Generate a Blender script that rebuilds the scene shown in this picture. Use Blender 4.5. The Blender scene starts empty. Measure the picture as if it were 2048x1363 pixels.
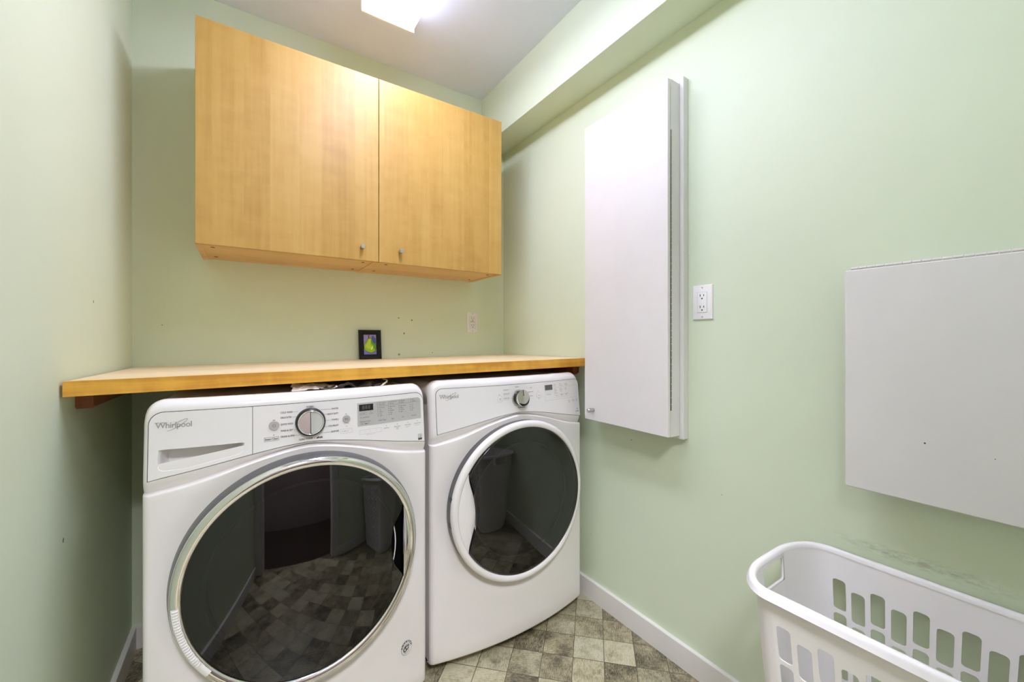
import bpy, math, random
from mathutils import Matrix, Vector, noise
from mathutils.geometry import delaunay_2d_cdt
random.seed(7)
H = 1.137            # height of the camera above the floor; z values below are relative to the camera
C = bpy.context.scene.collection
PI = math.pi

# ------------------------------------------------------------------ materials
def new_mat(name):
    m = bpy.data.materials.new(name); m.use_nodes = True
    nt = m.node_tree; return m, nt, nt.nodes['Principled BSDF']
def N(nt, t, ins=None, **kw):
    n = nt.nodes.new('ShaderNode' + t)
    for k, v in kw.items(): setattr(n, k, v)
    for k, v in (ins or {}).items():
        if hasattr(v, 'node'): nt.links.new(v, n.inputs[k])
        else: n.inputs[k].default_value = v
    return n
def math_(nt, op, a, b=0.0, c=0.0):
    return N(nt, 'Math', {0: a, 1: b, 2: c}, operation=op).outputs[0]
def mix(nt, f, a, b, mode='MIX'):
    n = N(nt, 'Mix', None, data_type='RGBA', blend_type=mode)
    for i, v in ((0, f), (6, a), (7, b)):
        if hasattr(v, 'node'): nt.links.new(v, n.inputs[i])
        else: n.inputs[i].default_value = (*v, 1) if isinstance(v, tuple) and len(v) == 3 else v
    return n.outputs[2]
def ramp(nt, f, stops):
    n = N(nt, 'ValToRGB', {0: f}); cr = n.color_ramp
    while len(cr.elements) < len(stops): cr.elements.new(0.5)
    for e, (p, c) in zip(cr.elements, stops):
        e.position = p; e.color = (*c, 1) if len(c) == 3 else c
    return n.outputs[0]
def objco(nt): return N(nt, 'TexCoord').outputs['Object']
def mapping(nt, v, scale=(1, 1, 1), rot=(0, 0, 0), loc=(0, 0, 0)):
    return N(nt, 'Mapping', {0: v, 1: loc, 2: rot, 3: scale}).outputs[0]
def noise_(nt, v, scale, detail=3, rough=0.55):
    return N(nt, 'TexNoise', {'Vector': v, 'Scale': scale, 'Detail': detail, 'Roughness': rough}).outputs[0]
def setb(b, col=None, rough=None, metal=None, **kw):
    if col is not None: b.inputs['Base Color'].default_value = (*col, 1)
    if rough is not None: b.inputs['Roughness'].default_value = rough
    if metal is not None: b.inputs['Metallic'].default_value = metal
    for k, v in kw.items(): b.inputs[k.replace('_', ' ')].default_value = v
def bump(nt, b, h, strength=0.1, dist=0.001):
    n = N(nt, 'Bump', {'Strength': strength, 'Distance': dist, 'Height': h})
    nt.links.new(n.outputs[0], b.inputs['Normal'])

def plain(name, col, rough=0.5, metal=0.0, var=0.06, **kw):
    m, nt, b = new_mat(name); setb(b, col, rough, metal, **kw)
    n = noise_(nt, objco(nt), 9.0, 4)
    f = math_(nt, 'MULTIPLY_ADD', n, var * 2, 1 - var)
    c = mix(nt, 1.0, tuple(col), (1, 1, 1), 'MULTIPLY')
    nd = c.node; nt.links.new(f, nd.inputs[7])
    nt.links.new(c, b.inputs['Base Color'])
    return m

def wall_mat(name, col, marks=(), scuff=None):
    m, nt, b = new_mat(name); setb(b, col, 0.55); b.inputs['Specular IOR Level'].default_value = 0.3
    co = objco(nt)
    n1 = noise_(nt, co, 2.2, 4); n2 = noise_(nt, co, 40.0, 3)
    dark = tuple(c * 0.93 for c in col); light = tuple(min(1, c * 1.04) for c in col)
    c = mix(nt, n1, dark, light)
    sep = N(nt, 'SeparateXYZ', {0: co})
    for (px, py, pz, r) in marks:                       # small nail holes and chips
        d = N(nt, 'VectorMath', {0: co, 1: (px, py, pz + H)}, operation='DISTANCE').outputs['Value']
        wob = math_(nt, 'MULTIPLY_ADD', n2, r * 1.6, r * 0.2)
        c = mix(nt, math_(nt, 'MULTIPLY', math_(nt, 'LESS_THAN', d, wob), 0.8), c, (0.10, 0.13, 0.07))
    if scuff:                                           # rubbed dirty streak: (z, half height, y0, y1)
        z, hh, y0, y1 = scuff
        dz = math_(nt, 'ABSOLUTE', math_(nt, 'SUBTRACT', sep.outputs[2], z + H))
        bz = N(nt, 'MapRange', {0: dz, 1: 0.0, 2: hh, 3: 1.0, 4: 0.0}, interpolation_type='SMOOTHSTEP').outputs[0]
        ym = 0.5 * (y0 + y1)
        dy = math_(nt, 'ABSOLUTE', math_(nt, 'SUBTRACT', sep.outputs[1], ym))
        by = N(nt, 'MapRange', {0: dy, 1: 0.0, 2: abs(y1 - y0) / 2, 3: 1.0, 4: 0.0}, interpolation_type='SMOOTHSTEP').outputs[0]
        st = noise_(nt, mapping(nt, co, (1, 45, 170)), 1.0, 5, 0.75)
        k = N(nt, 'MapRange', {0: st, 1: 0.42, 2: 0.75, 3: 0.0, 4: 0.75}).outputs[0]
        c = mix(nt, math_(nt, 'MULTIPLY', math_(nt, 'MULTIPLY', bz, by), k), c, (0.14, 0.15, 0.10))
    nt.links.new(c, b.inputs['Base Color'])
    bump(nt, b, noise_(nt, co, 180.0, 2), 0.05, 0.0006)
    return m

def maple_mat(name, base, light, dark, strip, axis='x', rough=0.32, coat=0.25, contrast=1.0):
    # strips of wood laid side by side along `axis`, grain running along z (or along x for the worktop)
    m, nt, b = new_mat(name); setb(b, base, rough); b.inputs['Coat Weight'].default_value = coat; b.inputs['Coat Roughness'].default_value = 0.25
    co = objco(nt); sep = N(nt, 'SeparateXYZ', {0: co})
    a = sep.outputs[{'x': 0, 'y': 1}[axis]]
    w = N(nt, 'TexNoise', {'W': math_(nt, 'MULTIPLY', a, 3.1)}, noise_dimensions='1D').outputs[0]
    idx = math_(nt, 'FLOOR', math_(nt, 'ADD', math_(nt, 'DIVIDE', a, strip), math_(nt, 'MULTIPLY', w, 2.2)))
    wn = N(nt, 'TexWhiteNoise', {'W': idx}, noise_dimensions='1D').outputs[0]
    sc = (55, 55, 2.2) if axis == 'x' else (2.2, 70, 55)
    off = N(nt, 'CombineXYZ', {0: math_(nt, 'MULTIPLY', wn, 7.0), 1: math_(nt, 'MULTIPLY', wn, 3.0), 2: math_(nt, 'MULTIPLY', wn, 5.0)}).outputs[0]
    cs = N(nt, 'VectorMath', {0: co, 1: off}, operation='ADD').outputs[0]
    grain = noise_(nt, mapping(nt, cs, sc), 1.0, 5, 0.6)
    sc2 = (7, 7, 2.4) if axis == 'x' else (2.4, 7, 7)
    flame = noise_(nt, mapping(nt, cs, sc2), 1.0, 3, 0.6)
    t = math_(nt, 'MULTIPLY_ADD', math_(nt, 'SUBTRACT', wn, 0.5), 0.34 * contrast, 0.5)
    t = math_(nt, 'ADD', t, math_(nt, 'MULTIPLY', math_(nt, 'SUBTRACT', grain, 0.5), 0.85 * contrast))
    t = math_(nt, 'ADD', t, math_(nt, 'MULTIPLY', math_(nt, 'SUBTRACT', flame, 0.5), 0.9 * contrast))
    fig = noise_(nt, mapping(nt, cs, (9, 9, 22) if axis == 'x' else (22, 9, 9)), 1.0, 3, 0.55)
    t = math_(nt, 'ADD', t, math_(nt, 'MULTIPLY', math_(nt, 'SUBTRACT', fig, 0.5), 0.55 * contrast))
    c = ramp(nt, t, [(0.15, dark), (0.5, base), (0.85, light)])
    nt.links.new(c, b.inputs['Base Color'])
    return m

def tile_mat():
    m, nt, b = new_mat('stone_look_tile'); setb(b, (0.4, 0.36, 0.28), 0.38)
    co = objco(nt); sep = N(nt, 'SeparateXYZ', {0: co}); x, y = sep.outputs[0], sep.outputs[1]
    s = 0.1085; r2 = 1 / math.sqrt(2)
    p = math_(nt, 'DIVIDE', math_(nt, 'SUBTRACT', math_(nt, 'MULTIPLY', math_(nt, 'ADD', x, y), r2), 1.559), s)
    q = math_(nt, 'DIVIDE', math_(nt, 'ADD', math_(nt, 'MULTIPLY', math_(nt, 'SUBTRACT', x, y), r2), 0.179), s)
    ip, iq = math_(nt, 'FLOOR', p), math_(nt, 'FLOOR', q)
    fp, fq = math_(nt, 'FRACT', p), math_(nt, 'FRACT', q)
    cell = N(nt, 'CombineXYZ', {0: ip, 1: iq, 2: 0.0}).outputs[0]
    wn = N(nt, 'TexWhiteNoise', {'Vector': cell}, noise_dimensions='3D')
    tone = wn.outputs['Value']; tcol = N(nt, 'SeparateColor', {0: wn.outputs['Color']})
    # streaks run one way on some tiles and the other way on the rest
    flip = math_(nt, 'GREATER_THAN', tcol.outputs[1], 0.5)
    a = N(nt, 'Mix', {0: flip, 2: p, 3: q}, data_type='FLOAT').outputs[0]
    bb = N(nt, 'Mix', {0: flip, 2: q, 3: p}, data_type='FLOAT').outputs[0]
    v = N(nt, 'CombineXYZ', {0: math_(nt, 'MULTIPLY', a, 6.0), 1: math_(nt, 'MULTIPLY', bb, 19.0), 2: math_(nt, 'MULTIPLY', tone, 40.0)}).outputs[0]
    st = noise_(nt, v, 1.6, 8, 0.78)
    cl = noise_(nt, N(nt, 'VectorMath', {0: co, 1: cell}, operation='ADD').outputs[0], 16.0, 5, 0.65)
    t = math_(nt, 'ADD', math_(nt, 'MULTIPLY', math_(nt, 'SUBTRACT', st, 0.5), 1.9), math_(nt, 'MULTIPLY', math_(nt, 'SUBTRACT', cl, 0.5), 1.4))
    t = math_(nt, 'ADD', t, math_(nt, 'MULTIPLY_ADD', tone, 0.62, 0.27))
    col = ramp(nt, t, [(0.05, (0.045, 0.038, 0.027)), (0.3, (0.16, 0.132, 0.08)), (0.6, (0.37, 0.325, 0.20)), (0.95, (0.55, 0.50, 0.345))])
    hue = mix(nt, math_(nt, 'MULTIPLY', tcol.outputs[2], 0.45), col, mix(nt, 1.0, col, (0.80, 0.86, 0.98), 'MULTIPLY'))
    g = 0.0115
    e = math_(nt, 'MINIMUM', math_(nt, 'MINIMUM', fp, math_(nt, 'SUBTRACT', 1.0, fp)), math_(nt, 'MINIMUM', fq, math_(nt, 'SUBTRACT', 1.0, fq)))
    gr = math_(nt, 'LESS_THAN', e, g)
    nt.links.new(mix(nt, gr, hue, (0.10, 0.072, 0.04)), b.inputs['Base Color'])
    h = math_(nt, 'ADD', math_(nt, 'MULTIPLY', math_(nt, 'SUBTRACT', 1.0, gr), 0.7), math_(nt, 'MULTIPLY', st, 0.3))
    bump(nt, b, h, 0.35, 0.0015)
    return m

def glass_mat():
    m, nt, b = new_mat('dark_tinted_door_glass')
    nt.nodes.remove(b); out = nt.nodes['Material Output']
    gl = N(nt, 'BsdfGlossy', {'Color': (1, 1, 1, 1), 'Roughness': 0.015})
    n = noise_(nt, objco(nt), 5.0, 3)
    tcol = ramp(nt, n, [(0.3, (0.09, 0.09, 0.087)), (0.7, (0.12, 0.12, 0.115))])
    tr = N(nt, 'BsdfTransparent', {'Color': tcol})
    fr = N(nt, 'Fresnel', {'IOR': 1.66})
    mx = N(nt, 'MixShader', {0: fr.outputs[0], 1: tr.outputs[0], 2: gl.outputs[0]})
    nt.links.new(mx.outputs[0], out.inputs['Surface'])
    return m

def emit_mat(name, col, s):
    m, nt, b = new_mat(name); setb(b, (0.8, 0.8, 0.8), 0.4)
    co = objco(nt)
    pr = N(nt, 'TexChecker', {'Vector': co, 'Scale': 160.0, 'Color1': (1, 1, 1, 1), 'Color2': (0.93, 0.93, 0.93, 1)}).outputs[0]
    c = mix(nt, 1.0, tuple(col), pr, 'MULTIPLY')
    nt.links.new(c, b.inputs['Emission Color'])
    nz = N(nt, 'SeparateXYZ', {0: N(nt, 'NewGeometry').outputs['Normal']}).outputs[2]      # the ribbed sides of the lens give off less light than its face
    nt.links.new(math_(nt, 'MULTIPLY_ADD', math_(nt, 'ABSOLUTE', nz), s * .74, s * .26), b.inputs['Emission Strength'])
    return m

GREEN = (0.672, 0.745, 0.572)
M = {}
M['wall_back'] = wall_mat('green_wall_paint_with_nail_holes', GREEN, [(.645, 2, .102, .0028), (.713, 2, .092, .0042), (.673, 2, .024, .0045), (.647, 2, -.081, .0055), (.825, 2, -.075, .0024), (.822, 2, .097, .002), (-.26, 2, .05, .002)])
M['wall_right'] = wall_mat('green_wall_paint_with_scuff', GREEN, [(1.269, .70, -.50, .0014), (1.269, 1.06, -.40, .0024), (1.269, 1.28, -.86, .0018)], (-.508, .022, .47, .03))
M['wall'] = wall_mat('green_wall_paint', GREEN, [(-.344, 1.55, .10, .004), (-.344, 1.33, -.46, .005)])
M['ceiling'] = plain('grey_white_ceiling_paint', (0.74, 0.805, 0.96), 0.75, var=0.03)
M['trim'] = plain('white_gloss_trim_paint', (0.76, 0.74, 0.71), 0.4, var=0.05)
M['white_paint'] = plain('white_painted_board', (0.73, 0.71, 0.70), 0.5, var=0.04)
M['tile'] = tile_mat()
M['maple'] = maple_mat('maple_door_veneer', (0.53, 0.31, 0.072), (0.59, 0.37, 0.105), (0.43, 0.235, 0.044), 0.085, 'x', 0.46, 0.08, 0.8)
M['maple_body'] = maple_mat('maple_carcass', (0.72, 0.42, 0.14), (0.80, 0.50, 0.19), (0.60, 0.32, 0.09), 0.11, 'y', 0.4, 0.1, 0.6)
M['top_wood'] = maple_mat('overlit_worktop_wood', (0.88, 0.70, 0.44), (0.92, 0.77, 0.54), (0.80, 0.58, 0.30), 0.042, 'y', 0.5, 0.04, 0.7)  # paled in the colour itself for the strong light and wall sheen on top
M['edge_wood'] = maple_mat('golden_varnished_wood_edge', (0.80, 0.43, 0.055), (0.86, 0.52, 0.10), (0.60, 0.27, 0.025), 0.02, 'y', 0.4, 0.12, 1.3)
M['cleat'] = maple_mat('red_brown_stained_wood', (0.26, 0.075, 0.025), (0.34, 0.11, 0.04), (0.16, 0.04, 0.015), 0.03, 'y', 0.45, 0.1, 0.8)
M['enamel'] = plain('white_enamel', (0.80, 0.772, 0.76), 0.22, var=0.02, Coat_Weight=0.3)
M['panel'] = plain('white_console_plastic', (0.78, 0.762, 0.75), 0.3, var=0.02)
M['panel_grey'] = plain('grey_console_plastic', (0.46, 0.455, 0.44), 0.35, var=0.03)
M['button'] = plain('grey_button_plastic', (0.43, 0.40, 0.385), 0.4, var=0.03)
M['seam'] = plain('black_seam', (0.02, 0.02, 0.02), 0.6)
M['ink'] = plain('dark_grey_print', (0.06, 0.06, 0.06), 0.6)
M['faint'] = plain('pale_grey_print', (0.42, 0.41, 0.40), 0.6)
M['logo'] = plain('silver_lettering', (0.36, 0.35, 0.34), 0.35, 0.4)
M['chrome'] = plain('chrome', (0.86, 0.86, 0.86), 0.07, 1.0, var=0.02)
M['satin'] = plain('brushed_metal', (0.62, 0.61, 0.58), 0.28, 1.0, var=0.05)
M['dial'] = plain('pale_satin_dial', (0.56, 0.58, 0.54), 0.35, 0.2, var=0.03)
M['nickel'] = plain('satin_nickel', (0.55, 0.55, 0.53), 0.3, 1.0, var=0.05)
M['hinge'] = plain('dull_steel_hinge', (0.20, 0.19, 0.17), 0.5, 1.0, var=0.15)
M['black'] = plain('black_plastic', (0.012, 0.012, 0.012), 0.35)
M['void'] = plain('matt_black_recess', (0.004, 0.004, 0.004), 0.9, Specular_IOR_Level=0.0)
M['display'] = plain('black_display_window', (0.015, 0.015, 0.015), 0.12)
M['gasket'] = plain('dark_grey_door_side', (0.095, 0.095, 0.095), 0.35)
M['bowl'] = plain('grey_door_bowl', (0.03, 0.03, 0.029), 0.3)
M['bowl_rim'] = plain('pale_door_bowl_rim', (0.85, 0.85, 0.83), 0.3)
M['glass'] = glass_mat()
M['outlet'] = plain('white_outlet_plastic', (0.82, 0.80, 0.79), 0.3, var=0.02)
M['plastic'] = plain('white_basket_plastic', (0.83, 0.81, 0.82), 0.38, var=0.02, Subsurface_Weight=0.0)
M['emit'] = emit_mat('lit_prismatic_diffuser', (0.985, 0.985, 1.30), 20.0)
M['lamp_white'] = plain('white_lamp_metal', (0.85, 0.85, 0.85), 0.4)
M['frame_black'] = plain('black_picture_frame', (0.008, 0.006, 0.005), 0.45, var=0.2, Specular_IOR_Level=0.25)
M['paper'] = plain('crumpled_white_paper', (0.72, 0.70, 0.64), 0.7, var=0.15)
M['debris'] = plain('grey_brown_dusty_scrap', (0.10, 0.085, 0.066), 0.8, var=0.5)
M['hall_wall'] = plain('brown_hall_paint', (0.21, 0.165, 0.15), 0.6, var=0.1)
M['hall_floor'] = maple_mat('dark_hall_floor_wood', (0.022, 0.013, 0.010), (0.04, 0.022, 0.016), (0.012, 0.008, 0.006), 0.09, 'x', 0.3, 0.2, 1.0)

# ------------------------------------------------------------------ mesh helpers
class MB:
    def __init__(s): s.v = []; s.f = []
    def add(s, verts, faces):
        o = len(s.v); s.v += [tuple(p) for p in verts]; s.f += [tuple(i + o for i in f) for f in faces]; return s
    def box(s, x0, x1, y0, y1, z0, z1, b=0.0):
        x0, x1 = min(x0, x1), max(x0, x1); y0, y1 = min(y0, y1), max(y0, y1); z0, z1 = min(z0, z1), max(z0, z1)
        if b <= 0:
            V = [(x, y, z) for z in (z0, z1) for y in (y0, y1) for x in (x0, x1)]
            return s.add(V, [(0, 2, 3, 1), (4, 5, 7, 6), (0, 1, 5, 4), (2, 6, 7, 3), (0, 4, 6, 2), (1, 3, 7, 5)])
        # chamfered box: 24 vertices
        X, Y, Z = (x0, x1), (y0, y1), (z0, z1); V = []; idx = {}
        for i in (0, 1):
            for j in (0, 1):
                for k in (0, 1):
                    sx, sy, sz = (1, -1)[i] * b, (1, -1)[j] * b, (1, -1)[k] * b
                    for a, p in (('x', (X[i], Y[j] + sy, Z[k] + sz)), ('y', (X[i] + sx, Y[j], Z[k] + sz)), ('z', (X[i] + sx, Y[j] + sy, Z[k]))):
                        idx[(i, j, k, a)] = len(V); V.append(p)
        F = []
        for i in (0, 1):
            F.append([idx[(i, j, k, 'x')] for j, k in ((0, 0), (1, 0), (1, 1), (0, 1))])
            F.append([idx[(j, i, k, 'y')] for j, k in ((0, 0), (1, 0), (1, 1), (0, 1))])
            F.append([idx[(j, k, i, 'z')] for j, k in ((0, 0), (1, 0), (1, 1), (0, 1))])
        for j in (0, 1):
            for k in (0, 1):
                F.append([idx[(0, j, k, 'y')], idx[(0, j, k, 'z')], idx[(1, j, k, 'z')], idx[(1, j, k, 'y')]])
                F.append([idx[(j, 0, k, 'x')], idx[(j, 0, k, 'z')], idx[(j, 1, k, 'z')], idx[(j, 1, k, 'x')]])
                F.append([idx[(j, k, 0, 'x')], idx[(j, k, 0, 'y')], idx[(j, k, 1, 'y')], idx[(j, k, 1, 'x')]])
        for i in (0, 1):
            for j in (0, 1):
                for k in (0, 1): F.append([idx[(i, j, k, a)] for a in 'xyz'])
        return s.add(V, F)
    def loft(s, loops, cap0=True, cap1=True, closed=True):
        n = len(loops[0]); V = [p for l in loops for p in l]; F = []
        for a in range(len(loops) - 1):
            for i in range(n if closed else n - 1):
                j = (i + 1) % n
                F.append((a * n + i, a * n + j, (a + 1) * n + j, (a + 1) * n + i))
        if cap0: F.append(tuple(range(n))[::-1])
        if cap1: F.append(tuple((len(loops) - 1) * n + i for i in range(n)))
        return s.add(V, F)
    def lathe(s, c, axis, prof, n=32, cap0=True, cap1=True):
        # prof: (radius, distance along axis)
        a = Vector(axis).normalized(); u = a.orthogonal().normalized(); w = a.cross(u); c = Vector(c)
        loops = [[tuple(c + a * h + (u * math.cos(2 * PI * i / n) + w * math.sin(2 * PI * i / n)) * r) for i in range(n)] for r, h in prof]
        return s.loft(loops, cap0, cap1)
    def tube(s, pts, r, n=8, cap=True):
        pts = [Vector(p) for p in pts]; loops = []
        for i, p in enumerate(pts):
            t = (pts[min(i + 1, len(pts) - 1)] - pts[max(i - 1, 0)]).normalized()
            u = t.orthogonal().normalized() if i == 0 else (u - t * u.dot(t)).normalized()
            w = t.cross(u); rr = r[i] if isinstance(r, (list, tuple)) else r
            loops.append([tuple(p + (u * math.cos(2 * PI * k / n) + w * math.sin(2 * PI * k / n)) * rr) for k in range(n)])
        return s.loft(loops, cap, cap)
    def build(s, name, mat, parent=None, smooth=None, fix=True, face=None):
        me = bpy.data.meshes.new(name)
        me.from_pydata([(x, y, z + H) for x, y, z in s.v], [], s.f); me.update()
        if fix:
            import bmesh
            bm = bmesh.new(); bm.from_mesh(me); bmesh.ops.remove_doubles(bm, verts=bm.verts, dist=1e-6)
            bmesh.ops.recalc_face_normals(bm, faces=bm.faces)
            if face is not None and sum((f.normal * f.calc_area() for f in bm.faces), Vector()).dot(Vector(face)) < 0:
                bmesh.ops.reverse_faces(bm, faces=bm.faces)
            bm.to_mesh(me); bm.free()
        me.materials.append(mat)
        if smooth:
            for p in me.polygons: p.use_smooth = True
            me.set_sharp_from_angle(angle=math.radians(smooth))
        o = bpy.data.objects.new(name, me); C.objects.link(o)
        if parent is not None:
            o.parent = parent
            if parent.type == 'EMPTY': o.matrix_parent_inverse = Matrix.Translation(parent.location).inverted()
        return o
def tag(o, label=None, cat=None, group=None, kind=None):
    if label: o['label'] = label
    if cat: o['category'] = cat
    if group: o['group'] = group
    if kind: o['kind'] = kind
    return o
def thing(name, loc, label, cat, group=None):
    e = bpy.data.objects.new(name, None); e.empty_display_size = 0.05; C.objects.link(e)
    e.location = (loc[0], loc[1], loc[2] + H); return tag(e, label, cat, group)
def interp(pts, x):
    if x <= pts[0][0]: return pts[0][1]
    for (a, fa), (b, fb) in zip(pts, pts[1:]):
        if x <= b:
            t = (x - a) / (b - a); return fa + (fb - fa) * t
    return pts[-1][1]
def smooth_interp(pts, x):       # Catmull-Rom through the points
    if x <= pts[0][0]: return pts[0][1]
    if x >= pts[-1][0]: return pts[-1][1]
    for i in range(len(pts) - 1):
        if pts[i][0] <= x <= pts[i + 1][0]:
            p = [pts[max(i - 1, 0)][1], pts[i][1], pts[i + 1][1], pts[min(i + 2, len(pts) - 1)][1]]
            t = (x - pts[i][0]) / (pts[i + 1][0] - pts[i][0])
            return 0.5 * (2 * p[1] + (p[2] - p[0]) * t + (2 * p[0] - 5 * p[1] + 4 * p[2] - p[3]) * t * t + (3 * p[1] - p[0] - 3 * p[2] + p[3]) * t ** 3)
def smoothstep(a, b, x):
    t = max(0, min(1, (x - a) / (b - a))); return t * t * (3 - 2 * t)
def resample(poly, step=.01):
    out = []
    for i, a in enumerate(poly):
        b = poly[(i + 1) % len(poly)]; n = max(1, math.ceil(math.hypot(b[0] - a[0], b[1] - a[1]) / step))
        out += [(a[0] + (b[0] - a[0]) * k / n, a[1] + (b[1] - a[1]) * k / n) for k in range(n)]
    return out
def rounded(poly, n=5):          # closed Catmull-Rom curve through the points
    out = []; m = len(poly)
    for i in range(m):
        p = [poly[i - 1], poly[i], poly[(i + 1) % m], poly[(i + 2) % m]]
        for k in range(n):
            t = k / n
            out.append(tuple(.5 * (2 * p[1][d] + (p[2][d] - p[0][d]) * t + (2 * p[0][d] - 5 * p[1][d] + 4 * p[2][d] - p[3][d]) * t * t + (3 * p[1][d] - p[0][d] - 3 * p[2][d] + p[3][d]) * t ** 3) for d in (0, 1)))
    return out
def inside(p, poly):
    c = False; n = len(poly)
    for i in range(n):
        (x1, y1), (x2, y2) = poly[i], poly[i - 1]
        if (y1 > p[1]) != (y2 > p[1]) and p[0] < (x2 - x1) * (p[1] - y1) / (y2 - y1) + x1: c = not c
    return c
def fill2d(poly, hole=None, step=.012):
    # triangulate a 2-D outline (with an optional hole) using a fine inner grid so it can follow a curved surface
    pts = [Vector(p) for p in poly]; ed = [(i, (i + 1) % len(poly)) for i in range(len(poly))]
    if hole:
        o = len(pts); pts += [Vector(p) for p in hole]; ed += [(o + i, o + (i + 1) % len(hole)) for i in range(len(hole))]
    x0, x1 = min(p[0] for p in poly), max(p[0] for p in poly); z0, z1 = min(p[1] for p in poly), max(p[1] for p in poly)
    nx, nz = max(1, round((x1 - x0) / step)), max(1, round((z1 - z0) / step))
    for i in range(1, nx):
        for j in range(1, nz):
            p = (x0 + (x1 - x0) * i / nx, z0 + (z1 - z0) * j / nz)
            if inside(p, poly) and not (hole and inside(p, hole)): pts.append(Vector(p))
    V, E, F, *_ = delaunay_2d_cdt(pts, ed, [], 0, 1e-6)
    V = [(v.x, v.y) for v in V]; out = []
    for f in F:
        c = (sum(V[i][0] for i in f) / len(f), sum(V[i][1] for i in f) / len(f))
        if inside(c, poly) and not (hole and inside(c, hole)): out.append(tuple(f))
    return V, out
def text2d(body, size, align='LEFT', shear=0.0, spacing=1.0, bold=0.0):
    cu = bpy.data.curves.new('lettering', 'FONT'); cu.body = body; cu.size = size; cu.align_x = align; cu.align_y = 'CENTER'
    cu.resolution_u = 2; cu.shear = shear; cu.space_character = spacing; cu.offset = bold
    o = bpy.data.objects.new('lettering', cu); C.objects.link(o)
    dg = bpy.context.evaluated_depsgraph_get(); dg.update()
    me = bpy.data.meshes.new_from_object(o.evaluated_get(dg))
    V = [(v.co.x, v.co.y) for v in me.vertices]; F = [tuple(p.vertices) for p in me.polygons]
    bpy.data.objects.remove(o); bpy.data.curves.remove(cu); bpy.data.meshes.remove(me)
    return V, F

# ------------------------------------------------------------------ the room
XL, XR, YB, YR = -.344, 1.269, 2.0, -.03
ZC, ZF = 1.35, -1.137
T = .1
def struct(name, mb, mat, **k): o = mb.build(name, mat, **k); o['kind'] = 'structure'; return o
struct('floor', MB().box(XL - T, XR + T, YR - T, YB + T, ZF - .08, ZF), M['tile'])
struct('ceiling', MB().box(XL - T, XR + T, YR - T, YB + T, ZC, ZC + .08), M['ceiling'])
struct('wall_left', MB().box(XL - T, XL, YR - T, YB + T, ZF, ZC), M['wall'])
struct('wall_right', MB().box(XR, XR + T, YR - T, YB + T, ZF, ZC), M['wall_right'])
struct('wall_back', MB().box(XL, XR, YB, YB + T, ZF, ZC), M['wall_back'])
DX0, DX1, DZ = -.281, .545, .90                                # doorway behind the camera
struct('wall_front', MB().box(XL, DX0, YR - T, YR, ZF, ZC).box(DX1, XR, YR - T, YR, ZF, ZC).box(DX0, DX1, YR - T, YR, DZ, ZC), M['wall'])
cs = MB(); cw, ct = .062, .016
cs.box(DX0 - cw, DX0, YR, YR + ct, ZF, DZ + cw, .003).box(DX1, DX1 + cw, YR, YR + ct, ZF, DZ + cw, .003).box(DX0, DX1, YR, YR + ct, DZ, DZ + cw, .003)
cs.box(DX0 - .001, DX0 + .014, YR - T, YR, ZF, DZ).box(DX1 - .014, DX1 + .001, YR - T, YR, ZF, DZ)
struct('trim_1', cs, M['trim'])
# boxed-in beam along the right wall under the ceiling
SX, SZ = 1.121, 1.0775
bm_ = MB().box(SX, XR, YR, YB, SZ, ZC)
struct('trim_2', bm_, M['wall'])
# baseboards
def baseboard(name, a, b, inward):
    # a, b: floor points along the wall; inward: unit vector into the room; profile with rounded top
    prof = [(0, 0), (.0145, 0), (.0145, .079), (.0135, .081), (0, .081)]
    A, B, I = Vector(a), Vector(b), Vector(inward)
    loops = [[tuple(P + I * d + Vector((0, 0, z))) for d, z in prof] for P in (A, B)]
    struct(name, MB().loft(loops), M['trim'])
baseboard('baseboard_right', (XR, YR, ZF), (XR, YB, ZF), (-1, 0, 0))
baseboard('baseboard_left', (XL, YR, ZF), (XL, YB, ZF), (1, 0, 0))
baseboard('baseboard_back', (XL + .013, YB, ZF), (XR - .013, YB, ZF), (0, -1, 0))
baseboard('baseboard_front', (DX1 + cw, YR, ZF), (XR - .013, YR, ZF), (0, 1, 0))
# hall beyond the doorway (seen only mirrored in the appliance doors)
HY = -1.35
struct('floor_hall', MB().box(-1.0, 1.5, HY, YR - T, ZF - .08, ZF), M['hall_floor'])
struct('ceiling_hall', MB().box(-1.0, 1.5, HY, YR - T, ZC, ZC + .08), M['ceiling'])
struct('wall_hall', MB().box(-1.0, 1.5, HY - T, HY, ZF, ZC).box(-1.1, -1.0, HY, YR - T, ZF, ZC).box(1.5, 1.6, HY, YR - T, ZF, ZC), M['hall_wall'])

# ------------------------------------------------------------------ ceiling light
t = thing('ceiling_light', (.4815, 1.015, ZC), 'long white box-shaped fluorescent ceiling light glowing above the room', 'ceiling light')
LX0, LX1, LY0, LY1, LZ = .379, .584, .405, 1.626, 1.268
MB().box(LX0 + .03, LX1 - .03, LY0 + .01, LY1 - .01, ZC - .03, ZC, .003).build('housing', M['lamp_white'], t)
d = MB()
prof = [(LX0, ZC - .004), (LX0, LZ + .012), (LX0 + .004, LZ + .003), (LX0 + .012, LZ), (LX1 - .012, LZ), (LX1 - .004, LZ + .003), (LX1, LZ + .012), (LX1, ZC - .004)]
d.loft([[(x, y, z) for x, z in prof] for y in (LY0 + .012, LY1 - .012)])
d.build('diffuser', M['emit'], t)
for y0, y1 in ((LY0, LY0 + .012), (LY1 - .012, LY1)):
    MB().box(LX0 - .003, LX1 + .003, y0, y1, LZ - .003, ZC - .001, .002).build('end_cap', M['lamp_white'], t)

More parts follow.
